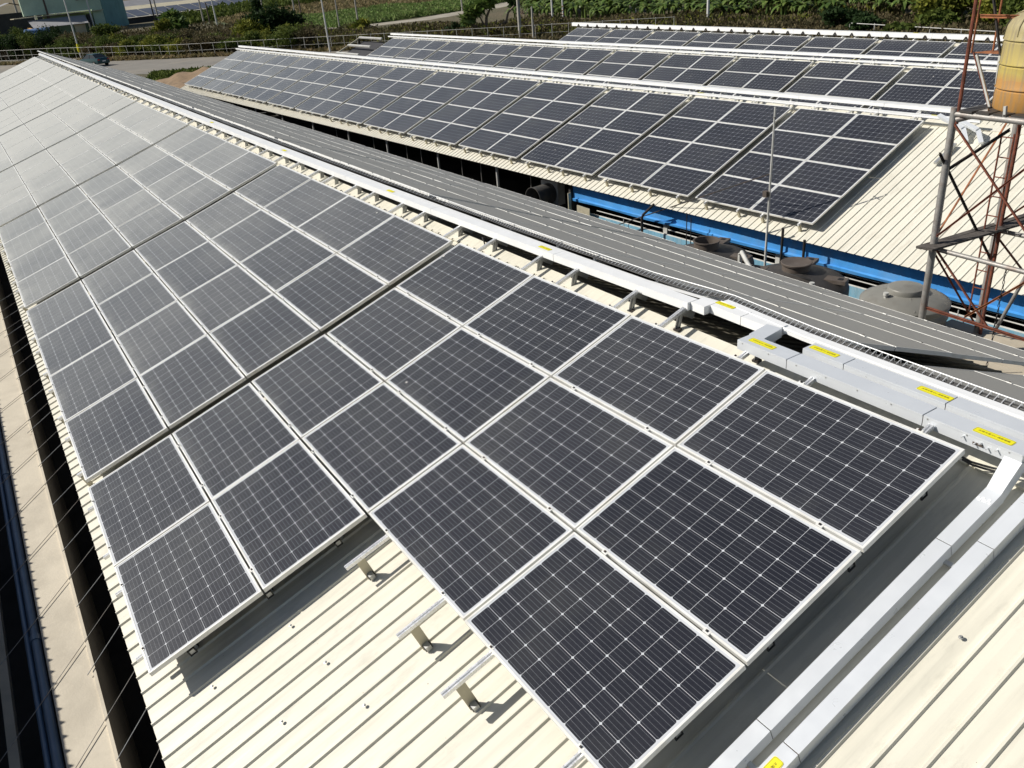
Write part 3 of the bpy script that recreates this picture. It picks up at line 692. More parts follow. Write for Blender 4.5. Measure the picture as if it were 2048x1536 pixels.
# black cables at the ridge near the table gaps and at the roof edge
cb = MB()
cb.path([(.07, -.10, -.06), (.03, -.15, -.10), (-.03, -.19, -.115), (-.09, -.20, -.11), (-.16, -.20, -.09), (-.20, -.19, -.05)], .008, 8)
cb.path([(.06, -.09, -.07), (.02, -.14, -.112), (-.04, -.175, -.125), (-.10, -.185, -.12), (-.17, -.18, -.10)], .008, 8)
single('black_cable', cb, M['black'], 'black cable pair looping from the last panel corner into the silver elbow', 'cable', sm=True)
for i, lx in enumerate((6.35, 13.3, 20.2)):
    c2 = MB(); pts_ = []
    for k in range(14):
        a = k / 13; pts_.append(FA.p(lx + .35 * a + .05 * math.sin(a * 6), -.06 - .26 * a, -.10 - .10 * math.sin(a * math.pi) - .02))
    c2.path(pts_, .009, 6)
    single('black_cable', c2, M['black'], ['black cable loop at the ridge beside the first gap between tables', 'black cable loop at the ridge beside the second gap between tables', 'black cable loop at the ridge beside the third gap between tables'][i], 'cable', 'cable loops at the ridge', sm=True)

# ---------------------------------------------------------------- left side: concrete wall, pipe, rods, neighbouring shed
ledge = MB(); ledge.box((28, 5.575, -3.925), (64, .41, 2.05)); ledge.box((28, 5.385, -2.893), (64, .03, .02)); pass
single('concrete_wall', ledge, M['ledge'], 'pale flat topped concrete wall along the left edge below the eave', 'wall')
pp = MB(); pp.tube((-3, 5.845, -2.93), (58, 5.845, -2.93), .045, 12); pp.tube((-3, 5.93, -2.98), (58, 5.93, -2.98), .03, 10)
for x_ in np.arange(-2, 56, 4.1): pp.tube((x_, 5.845, -2.93), (x_ + .09, 5.845, -2.93), .055, 12)
single('water_pipe', pp, M['pipe_blue'], 'blue grey pipe lying along the outer side of the pale concrete wall', 'pipe', sm=True)
bm = MB(); bm.box((28, 6.24, -3.25), (64, .09, .10)); single('steel_beam', bm, M['conc'], 'thin pale beam in the shaded yard at the lower left edge', 'beam')
wb = MB(); x0 = 2.7; wires = []
w0 = MB(); w0.path([Vector((2.82, -2.12, 0)) * k / 8 + Vector((0, 0, -.018 * math.sin(math.pi * k / 8))) for k in range(9)], .0040, 6); wm = w0.mesh('steel_rod', M['oldpipe'])
w1 = MB(); w1.tube((2.18, -1.64, 0), (2.82, -2.12, .0), .0048, 6); ws = w1.mesh('steel_rod', M['galv'])
for k in range(26):
    o = bpy.data.objects.new('steel_rod', ws if k % 2 else wm); COL.objects.link(o)
    o.location = (1.15 + k * .615 + (.05 if k % 2 else 0), 7.05, -2.865); o.rotation_euler = (0, 0, R(random.uniform(-1.2, 1.2)))
    if k % 2: tag(o, 'short bright steel rod between pale wall and eave, %s from the bottom' % ordn(k // 2), 'rod', 'short steel rods under the eave')
    else: tag(o, 'long thin steel rod across the pale concrete wall, %s from the bottom' % ordn(k // 2), 'rod', 'long steel rods over the concrete wall')
nb = Fr((0, 7.20, -1.52), R(15), 0, 0, -1)
nbs = thing('farm_shed', (28, 10, -4.9), 'neighbouring shed whose ribbed eave shades the yard at the far left', 'shed')
FN = Fr((0, 11.71, -.28), R(15), 0, 0, -1); part('roof', ribbed(FN, -6, 60, 0, 4.76, 0, rh=.03), M['roof'], nbs)
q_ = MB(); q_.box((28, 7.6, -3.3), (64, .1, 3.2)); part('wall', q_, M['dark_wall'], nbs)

# ---------------------------------------------------------------- tanks between the sheds
def big_tank():
    t = thing('water_tank', (5.62, -8.18, -4.9), 'large grey dusty domed water tank standing at the foot of the rusty tower', 'tank')
    c = (5.62, -8.18, -2.80); r = .735
    b = MB(); b.lathe([(r * .97, -2.1), (r * .97, -.30), (r, -.26), (r, -.20), (r * .975, -.17), (r * .975, -.10), (r * 1.01, -.07), (r * 1.01, -.02), (r * .985, 0), (r * .8, .07), (r * .55, .115), (r * .38, .14)], c, 56); part('body', b, M['tank_grey'], t, sm=True)
    l = MB(); l.lathe([(r * .42, .13), (r * .42, .20), (r * .40, .225), (r * .25, .255), (0, .265)], c, 40); part('lid', l, M['tank_grey'], t, sm=True)
    v = MB(); v.tube((5.72, -7.76, -2.74), (5.72, -7.76, -2.64), .03, 12); v.tube((5.72, -7.76, -2.65), (5.72, -7.76, -2.60), .045, 12); part('vent', v, M['pvc'], t, sm=True)
    rb = MB(); 
    for k in range(6):
        a = k * math.pi / 3 + .3; d = Vector((math.cos(a), math.sin(a), 0)); rb.bar(Vector(c) + d * r * .45 + Vector((0, 0, .135)), Vector(c) + d * r * .95 + Vector((0, 0, .018)), .02, .012)
    part('rib', rb, M['tank_grey'], t)
big_tank()
def neck_tank(c, lab, open_, rot):
    t = thing('water_tank', (c[0], c[1], -4.9), lab, 'tank', 'dark necked tanks between the sheds')
    b = MB(); b.lathe([(1.0, -2.0), (1.0, -.42), (.97, -.34), (.88, -.27), (.66, -.19), (.42, -.13), (.285, -.10), (.265, -.09)], c, 44); part('body', b, M['tank_dark'], t, sm=True)
    n = MB(); n.lathe([(.262, -.12), (.262, .045), (.285, .05), (.285, .075), (.255, .075), (.245, -.10), (.22, -.30), (0, -.30)] if open_ else [(.262, -.12), (.262, .02), (.29, .025), (.295, .055), (.28, .065), (.2, .05), (0, .04)], c, 40); part('neck', n, M['tank_rim'], t, sm=True)
    for k in range(4):
        a = rot + k * math.pi / 2; d = Vector((math.cos(a), math.sin(a), 0)); e = Vector((-d.y, d.x, 0)); p = Vector(c) + d * .78 + Vector((0, 0, -.20))
        q_ = MB(); q_.box(p, (.40, .24, .07), (d, e, Vector((0, 0, 1)))); q_.box(p + Vector((0, 0, .037)) + d * .08, (.09, .09, .012), (d, e, Vector((0, 0, 1))), 1)
        part('lug', q_, [M['tank_rim'], M['black']], t)
    q_ = MB(); q_.path([Vector(c) + Vector((-.1, .26, -.10)), Vector(c) + Vector((-.5, .2, -.12)), Vector(c) + Vector((-.75, .15, -.35))], .016, 8); part('hose', q_, M['black'], t, sm=True)
neck_tank((9.88, -7.58, -2.60), 'dark brown necked tank with an open round mouth, left of the thin upright pole', True, .35)
neck_tank((7.72, -7.82, -2.60), 'dark necked tank with a dished grey lid beside two upright bars', False, .35)
pv = MB(); pv.path([(8.95, -7.6, -2.95), (8.95, -7.6, -2.62), (8.86, -7.55, -2.55), (8.2, -7.1, -2.63), (7.5, -6.7, -2.72)], .045, 12)
single('pvc_pipe', pv, M['pvc'], 'thick pale pipe with an elbow running beside the dished tank lid', 'pipe', sm=True)
p2 = MB(); p2.path([(7.0, -7.4, -2.95), (7.0, -7.4, -2.72)], .035, 12); p2.path([(7.0, -7.4, -2.72), (7.0, -7.4, -2.66)], .05, 12)
single('pvc_pipe', p2, M['pvc'], 'short white capped vent pipe between the dished tank and the big grey tank', 'pipe', sm=True)
sp2 = thing('sheet_cover', (6.6, -7.4, -3.0), 'dark folded sheet and box lying between the necked tank and the big grey tank', 'cover')
q_ = MB(); q_.box((6.85, -7.2, -2.86), (.34, .24, .05)); q_.box((6.6, -7.35, -2.93), (.5, .3, .16)); part('sheet', q_, M['tank_dark'], sp2)
q_ = MB(); q_.box((6.9, -7.45, -2.80), (.3, .2, .02)); part('board', q_, M['tank_rim'], sp2)

# upright poles between the sheds
up = thing('upright_pole', (9.69, -9.21, -4.9), 'tall thin grey pole with a brown clamp in front of the second roof', 'pole')
q_ = MB(); q_.tube((9.69, -9.21, -4.9), (9.68, -9.22, -.05), .032, 12, .018); part('pole', q_, M['pvc'], up, sm=True)
q_ = MB(); q_.box((9.74, -9.17, -1.85), (.10, .10, .13)); q_.box((9.70, -9.20, -1.85), (.07, .07, .09)); part('clamp', q_, M['tank_rim'], up)
q_ = MB(); q_.tube((9.78, -9.28, -.27), (9.60, -9.16, -.25), .012); part('crossbar', q_, M['darksteel'], up)
di = MB(); di.tube((14.9, -9.12, -3.62), (9.70, -9.24, -1.42), .014, 8); single('stay_rod', di, M['darksteel'], 'long dark rod leaning from the low wall up to the thin grey pole', 'rod')
for i, (l, zt_) in enumerate(((.49, -2.50), (-.07, -2.64))):
    p = BW(l, -.10, -4.9); q_ = MB(); q_.tube(p, Vector((p.x, p.y, zt_)), .030, 10); single('iron_bar', q_, M['darksteel'], ['dark upright iron bar standing nearer the thin pole', 'dark upright iron bar standing nearer the big grey tank'][i], 'bar', 'two upright iron bars')
for i, (l, z0) in enumerate(((5.3, 0), (4.3, 0))):
    pass
vp_ = MB(); vp_.path([BW(4.83, -.1, -3.9), BW(4.83, -.1, -3.08), BW(4.78, -.1, -2.99), BW(4.40, -.1, -2.66)], .033, 10); single('vent_pipe', vp_, M['darksteel'], 'bent dark pipe rising in front of the blue tarpaulin', 'pipe', sm=True)
for i, l in enumerate((3.26, 3.12)):
    q_ = MB(); q_.tube(BW(l, -.12, -3.9), BW(l, -.12, -2.66 - .1 * i), .012, 6); single('thin_rod', q_, M['darksteel'], 'thin dark rod hanging before the blue tarpaulin above the open tank, %s one' % ['left', 'right'][i], 'rod', 'thin rods by the tarpaulin')

# ---------------------------------------------------------------- rusty tower
tw = thing('water_tower_frame', (4.1, -8.2, -4.9), 'rusty steel tower frame with ladder carrying the yellow tank', 'tower')
P1, P2_, P3, P4 = (4.85, -7.5), (4.66, -8.95), (2.95, -7.40), (2.85, -8.9)
ZP = .56
for i, (x_, y_) in enumerate((P1, P2_, P3, P4)):
    q_ = MB(); q_.tube((x_, y_, -4.9), (x_, y_, .63), .058, 16, .055); 
    part('leg', q_, M['oldpipe'], tw, sm=True)
    q_ = MB(); q_.tube((x_ - .06, y_, .40), (x_ - .07, y_ + .02, 2.25), .026, 8); part('upper_post', q_, M['rust'], tw, sm=True)
def beam(a, b, r, m, name='brace', flat=False):
    q_ = MB()
    if flat: q_.bar(a, b, r * 2, r * .5); q_.bar(Vector(a) + Vector((0, 0, -r)), Vector(b) + Vector((0, 0, -r)), r * .4, r * 2)
    else: q_.tube(a, b, r, 10)
    return part(name, q_, M[m], tw, sm=not flat)
def L3(p, z): return (p[0], p[1], z)
for a, b in ((P1, P3), (P2_, P4), (P1, P2_), (P3, P4)): beam(L3(a, ZP - .02), L3(b, ZP - .02), .045, 'oldpipe', 'beam')
beam(L3(P1, -1.53), L3(P3, -1.53), .036, 'oldpipe', 'beam'); beam(L3(P2_, -1.53), L3(P4, -1.53), .036, 'oldpipe', 'beam')
beam(L3(P1, -2.52), L3(P3, -2.52), .022, 'rust', 'beam', True)
beam((4.80, -7.47, .41), (3.10, -7.43, -1.33), .016, 'rust', 'brace', True); beam((4.80, -7.46, -1.30), (3.0, -7.44, .65), .016, 'rust', 'brace', True)
beam((4.80, -7.46, -1.48), (3.75, -7.45, -2.52), .016, 'rust', 'brace', True); beam((4.126, -7.45, -2.46), (3.0, -7.45, -1.32), .018, 'rust2', 'brace', True)
beam((3.66, -7.50, -2.60), (3.32, -7.47, -1.45), .026, 'oldpipe', 'brace')
beam((4.68, -8.83, .40), (4.84, -7.57, -1.28), .015, 'rust2', 'brace', True); beam((4.875, -7.33, 0.0), (4.65, -8.98, -2.08), .020, 'darksteel', 'brace', True)
beam((4.82, -7.52, -.26), (4.24, -7.96, .32), .022, 'darksteel', 'brace', True)
beam(L3(P2_, .45), L3(P4, -1.4), .015, 'rust', 'brace', True); beam(L3(P2_, -1.4), L3(P4, .4), .015, 'rust', 'brace', True); beam(L3(P2_, -1.6), L3(P4, -3.2), .015, 'rust', 'brace', True)
beam(L3(P1, -1.55), L3(P2_, -3.3), .015, 'rust', 'brace', True); beam(L3(P1, -1.53), L3(P2_, -1.53), .03, 'oldpipe', 'beam')
q_ = MB(); q_.tube((P2_[0] - .09, P2_[1] + .05, -4.9), (P2_[0] - .07, P2_[1] + .05, .5), .028, 10); part('leg', q_, M['rust'], tw, sm=True)
# upper frame and shelf in front of the tank
beam((4.90, -7.86, 1.85), (3.2, -7.86, 1.84), .022, 'rust2', 'beam', True)
beam((4.97, -7.9, 1.33), (4.955, -7.9, 2.3), .014, 'rust2', 'upper_post'); beam((4.74, -8.05, 1.35), (4.735, -8.05, 2.3), .014, 'rust2', 'upper_post')
beam((4.85, -7.9, 2.3), (4.51, -7.9, 1.25), .020, 'darksteel', 'brace', True); beam((4.94, -7.9, 1.35), (4.50, -7.9, .45), .012, 'rust', 'brace', True)
sh = MB(); sp_ = [(4.92, -7.9), (4.78, -8.15), (4.55, -8.15), (4.50, -7.9)]; sh.hexa([(a_, b_, 1.33) for a_, b_ in sp_] + [(a_, b_, 1.345) for a_, b_ in sp_]); part('shelf', sh, M['rust2'], tw)
for a, b in (((4.88, -7.89, 1.31), (4.51, -7.89, .50)), ((4.54, -7.89, 1.31), (4.49, -7.89, .48))):
    q_ = MB(); q_.bar(a, b, .03, .03); part('shelf_strut', q_, M['pvc'], tw)
# ladder
la, lb = Vector((4.68, -8.6, 0)), Vector((4.49, -8.6, 0))
for p in (la, lb): ld = MB(); ld.tube(p + Vector((0, 0, -2.9)), p + Vector((0, 0, .10)), .014, 8); part('ladder_rail', ld, M['rust'], tw, sm=True)
for z_ in np.arange(-2.75, .1, .31): ld = MB(); ld.tube(la + Vector((0, 0, z_)), lb + Vector((0, 0, z_)), .010, 6); part('rung', ld, M['rust'], tw, sm=True)
plt = MB()
for k in range(6): plt.bar((4.75 - .25 * k - .1, -7.44, ZP + .035), (4.60 - .25 * k - .1, -8.95, ZP + .035), .2, .03)
part('platform', plt, M['tank_dark'], tw)
q_ = MB(); q_.tube((4.80, -7.5, .46), (4.40, -7.6, .60), .045, 12); part('pipe_end', q_, M['oldpipe'], tw, sm=True)
q_ = MB(); q_.bar((4.076, -7.46, .50), (4.10, -7.46, .72), .05, .035, (1, 0, 0)); part('stop_post', q_, M['pvc'], tw)
# planks lying on the middle beams
pk = thing('scaffold_plank', (4.5, -7.9, -1.5), 'dark weathered planks laid across the tower at mid height', 'plank')
a, b = Vector((4.83, -7.22, -1.465)), Vector((4.44, -9.75, -1.43)); sd_ = (b - a).cross(Vector((0, 0, 1))).normalized()
for k in (-1, 0, 1):
    q_ = MB(); q_.bar(a + sd_ * .105 * k + Vector((0, 0, .012 * k)), b + sd_ * .115 * k + Vector((0, 0, .02 * (k % 2))), .098, .035); part('board', q_, M['wood'], pk)
ch = MB()
for k in range(34):
    z_ = -1.58 - k * .062; p = Vector((3.64 + .004 * math.sin(k), -7.44, z_)); dx = .014
    ring = [p + Vector((dx * math.cos(a_) if k % 2 else 0, 0 if k % 2 else dx * math.cos(a_), .037 * math.sin(a_))) for a_ in np.linspace(0, 2 * math.pi, 9)]
    ch.path(ring, .0055, 5, cap=False)
single('chain', ch, M['black'], 'black hanging chain below the mid height beam of the tower', 'chain', sm=True)
# the yellow tank
yt_m = None
def ytank():
    m, t, b = newmat('aged_yellow_tank'); x = NX(t); g = t.nodes.new('ShaderNodeNewGeometry'); sep = t.nodes.new('ShaderNodeSeparateXYZ'); t.links.new(g.outputs['Position'], sep.inputs[0])
    n = x.noise(g.outputs['Position'], 6, 4); n2 = x.noise(x.scale(g.outputs['Position'], (8, 8, .6)), 3, 4)
    zz = x.m('ADD', sep.outputs[2], x.m('MULTIPLY', x.m('SUBTRACT', n, .5), .10))
    c = x.mix(x.ramp(zz, 1.20, 1.75), (.47, .37, .10), (.38, .33, .18)); c = x.mix(x.m('LESS_THAN', zz, 1.02), c, (.46, .24, .065)); c = x.mix(x.ramp(zz, .99, 1.12, 1, 0), c, (.46, .24, .065))
    c = x.mix(x.ramp(n2, .44, .68, 0, .6), c, (.24, .20, .14)); t.links.new(c, b.inputs['Base Color']); b.inputs['Roughness'].default_value = .42; return m
M['ytank'] = ytank()
yt = thing('water_tank', (4.02, -8.2, .62), 'yellow and orange ribbed barrel tank on top of the rusty tower', 'tank')
r = .60; pf = [(0, 0), (r * .97, 0), (r, .03)]
for z_ in (.30, .62, .94): pf += [(r, z_ - .035), (r * .975, z_ - .02), (r * .975, z_ - .008), (r * 1.015, z_), (r * 1.015, z_ + .012), (r, z_ + .03)]
pf += [(r * .99, 1.05), (r * .97, 1.12), (r * .90, 1.20), (r * .78, 1.26), (r * .5, 1.32), (0, 1.34)]
q_ = MB(); q_.lathe(pf, (4.02, -8.2, .60), 64); part('body', q_, M['ytank'], yt, sm=True)
q_ = MB()
for k in range(10):
    a_ = k / 10 * 2 * math.pi; q_.path([Vector((4.02 + r * math.cos(a_) * f_, -8.2 + r * math.sin(a_) * f_, .60 + z_)) for f_, z_ in ((1.005, 1.0), (.985, 1.12), (.91, 1.21), (.79, 1.27), (.5, 1.33))], .008, 6)
part('rib', q_, M['ytank'], yt, sm=True)

# concrete slabs at the foot of the tower
sl = MB(); sl.box((4.3, -8.6, -3.62), (1.9, 1.1, .5)); sl.box((3.9, -7.5, -3.35), (2.0, .75, .12)); single('concrete_block', sl, M['conc'], 'grey concrete slabs at the foot of the rusty tower', 'slab')

# ---------------------------------------------------------------- ground, road, path, field
def sheet(name, pts, z, m):
    q_ = MB(); q_.add([(x, y, z) for x, y in pts], [tuple(range(len(pts)))]); o = part(name, q_, M[m], None); tag(o, None, None, None, 'structure'); return o
GZ = -4.9
sheet('ground', [(-200, -900), (1800, -900), (1800, 900), (-200, 900)], GZ, 'ground')
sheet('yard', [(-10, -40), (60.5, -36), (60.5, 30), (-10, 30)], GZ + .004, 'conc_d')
rd = [(175, 14), (141, -8.8), (113, -21.5), (95.6, -33), (80, -43)]
rn = [(160, 24), (117, -2.5), (96.4, -13.1), (82, -27), (72, -36)]
sheet('road', rd + rn[::-1], GZ + .012, 'road')
pl = [(108, -36), (117.5, -43.5), (126, -48.5), (124.3, -65.1), (128, -76), (136, -90)]
pth = [(104, -37), (121, -49.5), (120.5, -66), (124.5, -79), (133, -93)]
sheet('path', [(150, -39), (127.5, -47.5), (124.8, -62), (132, -79), (150, -105), (158, -103), (139, -78), (131, -62), (133, -51), (152, -43)], GZ + .016, 'path')
sheet('crop_field', [(129, -50), (152, -43.5), (215, -46), (300, -60), (420, -200), (170, -125), (142, -79), (134, -63)], GZ + .008, 'field')

# ---------------------------------------------------------------- leaves
def leaf_cloud(centers, radii, n, size, aspect=1.6, flat=.75, down=.0, lobes=None):
    """n leaf quads scattered through ellipsoids; returns MB-like mesh data"""
    centers = np.array(centers, float); radii = np.array(radii, float)
    wgt = (radii[:, 0] * radii[:, 1] * radii[:, 2]) ** .75; idx = rng.choice(len(centers), n, p=wgt / wgt.sum())
    d = rng.normal(size=(n, 3)); d /= np.linalg.norm(d, axis=1, keepdims=True); rr = rng.random(n) ** (1 / 2.2)
    rr = rr * (1 + .18 * rng.normal(size=n))
    P = centers[idx] + d * radii[idx] * rr[:, None]
    u = rng.normal(size=(n, 3)); u[:, 2] *= flat; u[:, 2] -= down; u /= np.linalg.norm(u, axis=1, keepdims=True)
    v = np.cross(u, rng.normal(size=(n, 3))); v /= np.linalg.norm(v, axis=1, keepdims=True)
    s = size * (.6 + .8 * rng.random(n))[:, None]; a = u * s * aspect / 2; b = v * s / 2
    V = np.stack([P - a, P + b * .9 - a * .1, P + a, P - b * .9 - a * .1], 1).reshape(-1, 3)
    return V
def quads(name, V, m):
    me = bpy.data.meshes.new(name); n = len(V) // 4
    me.vertices.add(len(V)); me.vertices.foreach_set('co', V.astype(np.float32).ravel()); me.loops.add(4 * n); me.loops.foreach_set('vertex_index', np.arange(4 * n, dtype=np.int32))
    me.polygons.add(n); me.polygons.foreach_set('loop_start', np.arange(0, 4 * n, 4, dtype=np.int32)); me.update(calc_edges=True); me.validate(); me.materials.append(m); return me
def crown(parent, V, m, name='crown', loc=None):
    me = quads(name, V - np.array(WLOC[parent.name]), m); o = bpy.data.objects.new(name, me); COL.objects.link(o); o.parent = parent; WLOC[o.name] = WLOC[parent.name]; return o
def bush(x, y, w_, h_, m, label, name='bush', cat='bush', n=None, size=.26, group=None, trunk=True, lobes=9, aspect=1.6, m2=None):
    t = thing(name, (x, y, GZ), label, cat, group)
    cs, rs = [], []
    for k in range(lobes):
        a = random.uniform(0, 2 * math.pi); r_ = random.uniform(0, .36) * w_; z_ = GZ + h_ * random.uniform(.25, .78)
        cs.append((x + r_ * math.cos(a), y + r_ * math.sin(a), z_)); q = random.uniform(.16, .27); rs.append((w_ * q, w_ * q, h_ * random.uniform(.16, .26)))
    n = n or int(300 + 90 * w_ * h_)
    crown(t, leaf_cloud(cs, rs, n, size, aspect), m)
    if m2 is not None: crown(t, leaf_cloud(cs[:3], rs[:3], n // 3, size, aspect), m2)
    if trunk:
        q_ = MB()
        for k in range(5): 
            c = Vector(cs[k % len(cs)]); b0 = Vector((x + random.uniform(-.2, .2), y + random.uniform(-.2, .2), GZ)); q_.path([b0, (b0 + c) / 2 + Vector((random.uniform(-.2, .2), random.uniform(-.2, .2), .1)), c], .07, 6, r2=.02)
        part('stem', q_, M['bark'], t)
    return t

# hedge of scrub behind the fence: (x, y, width, height, kind)
def along(t_):           # fence line parameter
    F_ = [(172, 10), (141, -8.3), (113, -20.1), (95.6, -31.8), (76, -44.5), (60, -56.5), (46, -67.5)]
    k = min(int(t_), len(F_) - 2); f = t_ - k; return (F_[k][0] * (1 - f) + F_[k + 1][0] * f, F_[k][1] * (1 - f) + F_[k + 1][1] * f)
kinds = {'brown': 'dry brown thorny bush', 'green': 'green leafy bush', 'yellow': 'yellow green bush', 'dark': 'dark evergreen bush'}
places = [('at the left edge of the photo', 0.6), ('above the end of the closest ridge', 1.1), ('behind the parked teal car', 1.5), ('right of the parked teal car', 2.0), ('left of the round tree', 2.5), ('below the round tree', 2.8)]
cnt = [0, 0]
for t_ in np.arange(.35, 2.95, .085):
    fx, fy = along(t_)
    for row in range(2):
        kd = random.choice(['brown', 'brown', 'green', 'green', 'yellow'] if t_ > 1.0 else ['dark', 'dark', 'green'])
        if t_ > 1.2 and row == 1 and random.random() < .35: continue
        dd = 2.0 + row * 4.5 + random.uniform(-.8, .8); nx, ny = .42, -.90
        pl_ = min(places, key=lambda p: abs(p[1] - t_))[0]
        bush(fx + dd * 1.0 + random.uniform(-.5, .5), fy - dd * .55, random.uniform(3.2, 5.4), random.uniform(1.9, 3.0) + (1.6 if t_ < 1 else 0) + row * .2, L[kd], '%s, %s from the left, %s row behind the wire fence' % (kinds[kd], ordn(cnt[row]), ['front', 'back'][row]), group='bushes in the scrub behind the wire fence', n=2300, size=.15)
        cnt[row] += 1
# the big round tree, dark right half and yellow green left half
tr_ = thing('round_tree', (123, -34.2, GZ), 'broad round dark green tree behind the fence beyond the second roof', 'tree')
crown(tr_, leaf_cloud([(121.5, -35.4, -1.9), (121, -37.6, -2.5), (122.5, -33.4, -2.3), (120.5, -36.4, -3.4), (121, -34, -3.6)], [(2, 2.4, 1.5), (1.8, 2.3, 1.3), (2, 2.0, 1.4), (1.8, 3, 1.3), (1.8, 2.4, 1.1)], 6500, .30), L['dark'])
crown(tr_, leaf_cloud([(121, -31.6, -2.8), (120, -30.6, -3.6), (120, -33.4, -3.4)], [(1.6, 1.8, 1.2), (1.5, 1.5, 1.0), (1.2, 1.5, .8)], 2200, .28), L['yellow'])
q_ = MB()
for k in range(6): q_.path([(121.5, -34.5, GZ), (121.5 + random.uniform(-.8, .8), -34.5 + random.uniform(-1, 1), -3.6), (121.5 + random.uniform(-1.6, 1.6), -34.5 + random.uniform(-2.6, 2.6), -2.2)], .14, 7, r2=.04)
part('trunk', q_, M['bark'], tr_)
# columnar conifer behind it
cf = thing('conifer', (150, -42, GZ), 'narrow dark conifer rising behind the round tree', 'tree')
crown(cf, leaf_cloud([(150, -42.5, z_) for z_ in (-3.8, -2.6, -1.4, -.2, 1.0)], [(1.5 - .2 * k, 1.5 - .2 * k, 1.0) for k in range(5)], 2600, .25), L['dark'])
q_ = MB(); q_.tube((150, -42.5, GZ), (150, -42.5, 1), .14, 8, .05); part('trunk', q_, M['bark'], cf)
bush(152, -26.5, 4.5, 3.6, L['yellow'], 'tall yellow green bush left of the round tree, in front of the crop', n=2600, size=.22)
bush(158, -30.5, 5.0, 4.6, L['banana'], 'broad leaved bush rising above the hedge right of the green building', n=900, size=.75, aspect=3.2)
bush(164, -20.0, 5.5, 3.4, L['green'], 'wide green bush in front of the teal side of the green building', n=2600, size=.22)
# weeds along the far side (stuff)
def weeds(name, poly, n, size, m, hmax, label, cat='weeds', aspect=2.2):
    poly = np.array(poly, float); V = []; mn, mx = poly.min(0), poly.max(0); P = []
    while len(P) < n:
        c = mn + (mx - mn) * rng.random((n * 3, 2)); ins = np.zeros(len(c), bool); j = len(poly) - 1
        for i_ in range(len(poly)):
            xi, yi = poly[i_]; xj, yj = poly[j]; cond = ((yi > c[:, 1]) != (yj > c[:, 1])) & (c[:, 0] < (xj - xi) * (c[:, 1] - yi) / (yj - yi + 1e-12) + xi); ins ^= cond; j = i_
        P += list(c[ins])
    P = np.array(P[:n]); z_ = GZ + rng.random(n) ** 1.3 * hmax; C_ = np.concatenate([P, z_[:, None]], 1)
    cl = .55 + .45 * np.sin(P[:, 0] * .37 + 1.3 * np.sin(P[:, 1] * .21)) * np.sin(P[:, 1] * .31); C_[:, 2] = GZ + (C_[:, 2] - GZ) * (.4 + cl)
    u = rng.normal(size=(n, 3)); u[:, 2] = np.abs(u[:, 2]) + .6; u /= np.linalg.norm(u, axis=1, keepdims=True); v = np.cross(u, rng.normal(size=(n, 3))); v /= np.linalg.norm(v, axis=1, keepdims=True)
    s = size * (.6 + .8 * rng.random(n))[:, None]; a = u * s * aspect / 2; b = v * s / 2
    V = np.stack([C_ - a, C_ + b, C_ + a, C_ - b], 1).reshape(-1, 3)
    o = bpy.data.objects.new(name, quads(name, V, m)); COL.objects.link(o); tag(o, label, cat, None, 'stuff'); WLOC[o.name] = (0, 0, 0); return o
weeds('weeds', [(98, -32.5), (79, -44.5), (62, -57), (47, -68), (56, -82), (75, -64), (96, -50), (116, -44), (112, -34)], 60000, .17, L['brown'], 1.2, 'dry brown weeds behind the fence beyond the third and farthest roofs')
weeds('green_weeds', [(98, -32.5), (79, -44.5), (62, -57), (47, -68), (54, -76), (75, -62), (96, -48), (116, -44), (112, -34)], 12000, .2, L['yellow'], 1.1, 'green shoots mixed into the brown weeds behind the fence')
weeds('yard_weeds', [(61, -38), (72, -36), (80, -43), (62, -57), (47, -68), (28, -74), (18, -60), (22, -42)], 50000, .16, L['brown'], .8, 'brown weeds on the open ground right behind the farthest roof')
weeds('verge_grass', [(150, 3), (113, -19.3), (95.6, -31), (76, -43.7), (60, -55.5), (60.5, -56.5), (76, -45), (95.6, -32.2), (113, -20.8), (150, 1)], 7000, .22, L['dry'], .35, 'dry grass along the foot of the wire fence')
weeds('mound_grass', [(88, -11), (97, -13.5), (88, -24), (80, -24), (80, -14)], 3500, .20, L['green'], .3, 'patchy green grass beside the soil mound')
weeds('scrub_undergrowth', [(172, 8), (141, -10), (113, -22), (100, -31), (125, -45), (160, -38), (190, -20), (200, 0)], 50000, .2, L['brown'], 1.5, 'tangled brown undergrowth between the bushes behind the fence')
weeds('leafy_crop', [(131, -50), (152, -45), (172, -46), (175, -75), (165, -112), (150, -95), (136, -72)], 60000, .24, L['crop'], .8, 'green crop rows in the field beyond the pale path', 'crop')
weeds('dry_crop', [(176, -46), (205, -50), (250, -75), (240, -130), (172, -118), (177, -76)], 26000, .38, L['dry'], .8, 'dry tan crop stubble in the middle of the field', 'crop')
weeds('tall_crop', [(205, -44), (215, -44), (262, -68), (300, -120), (290, -150), (255, -100)], 24000, .45, L['green'], 2.0, 'tall dark green crop strip at the back of the field', 'crop')
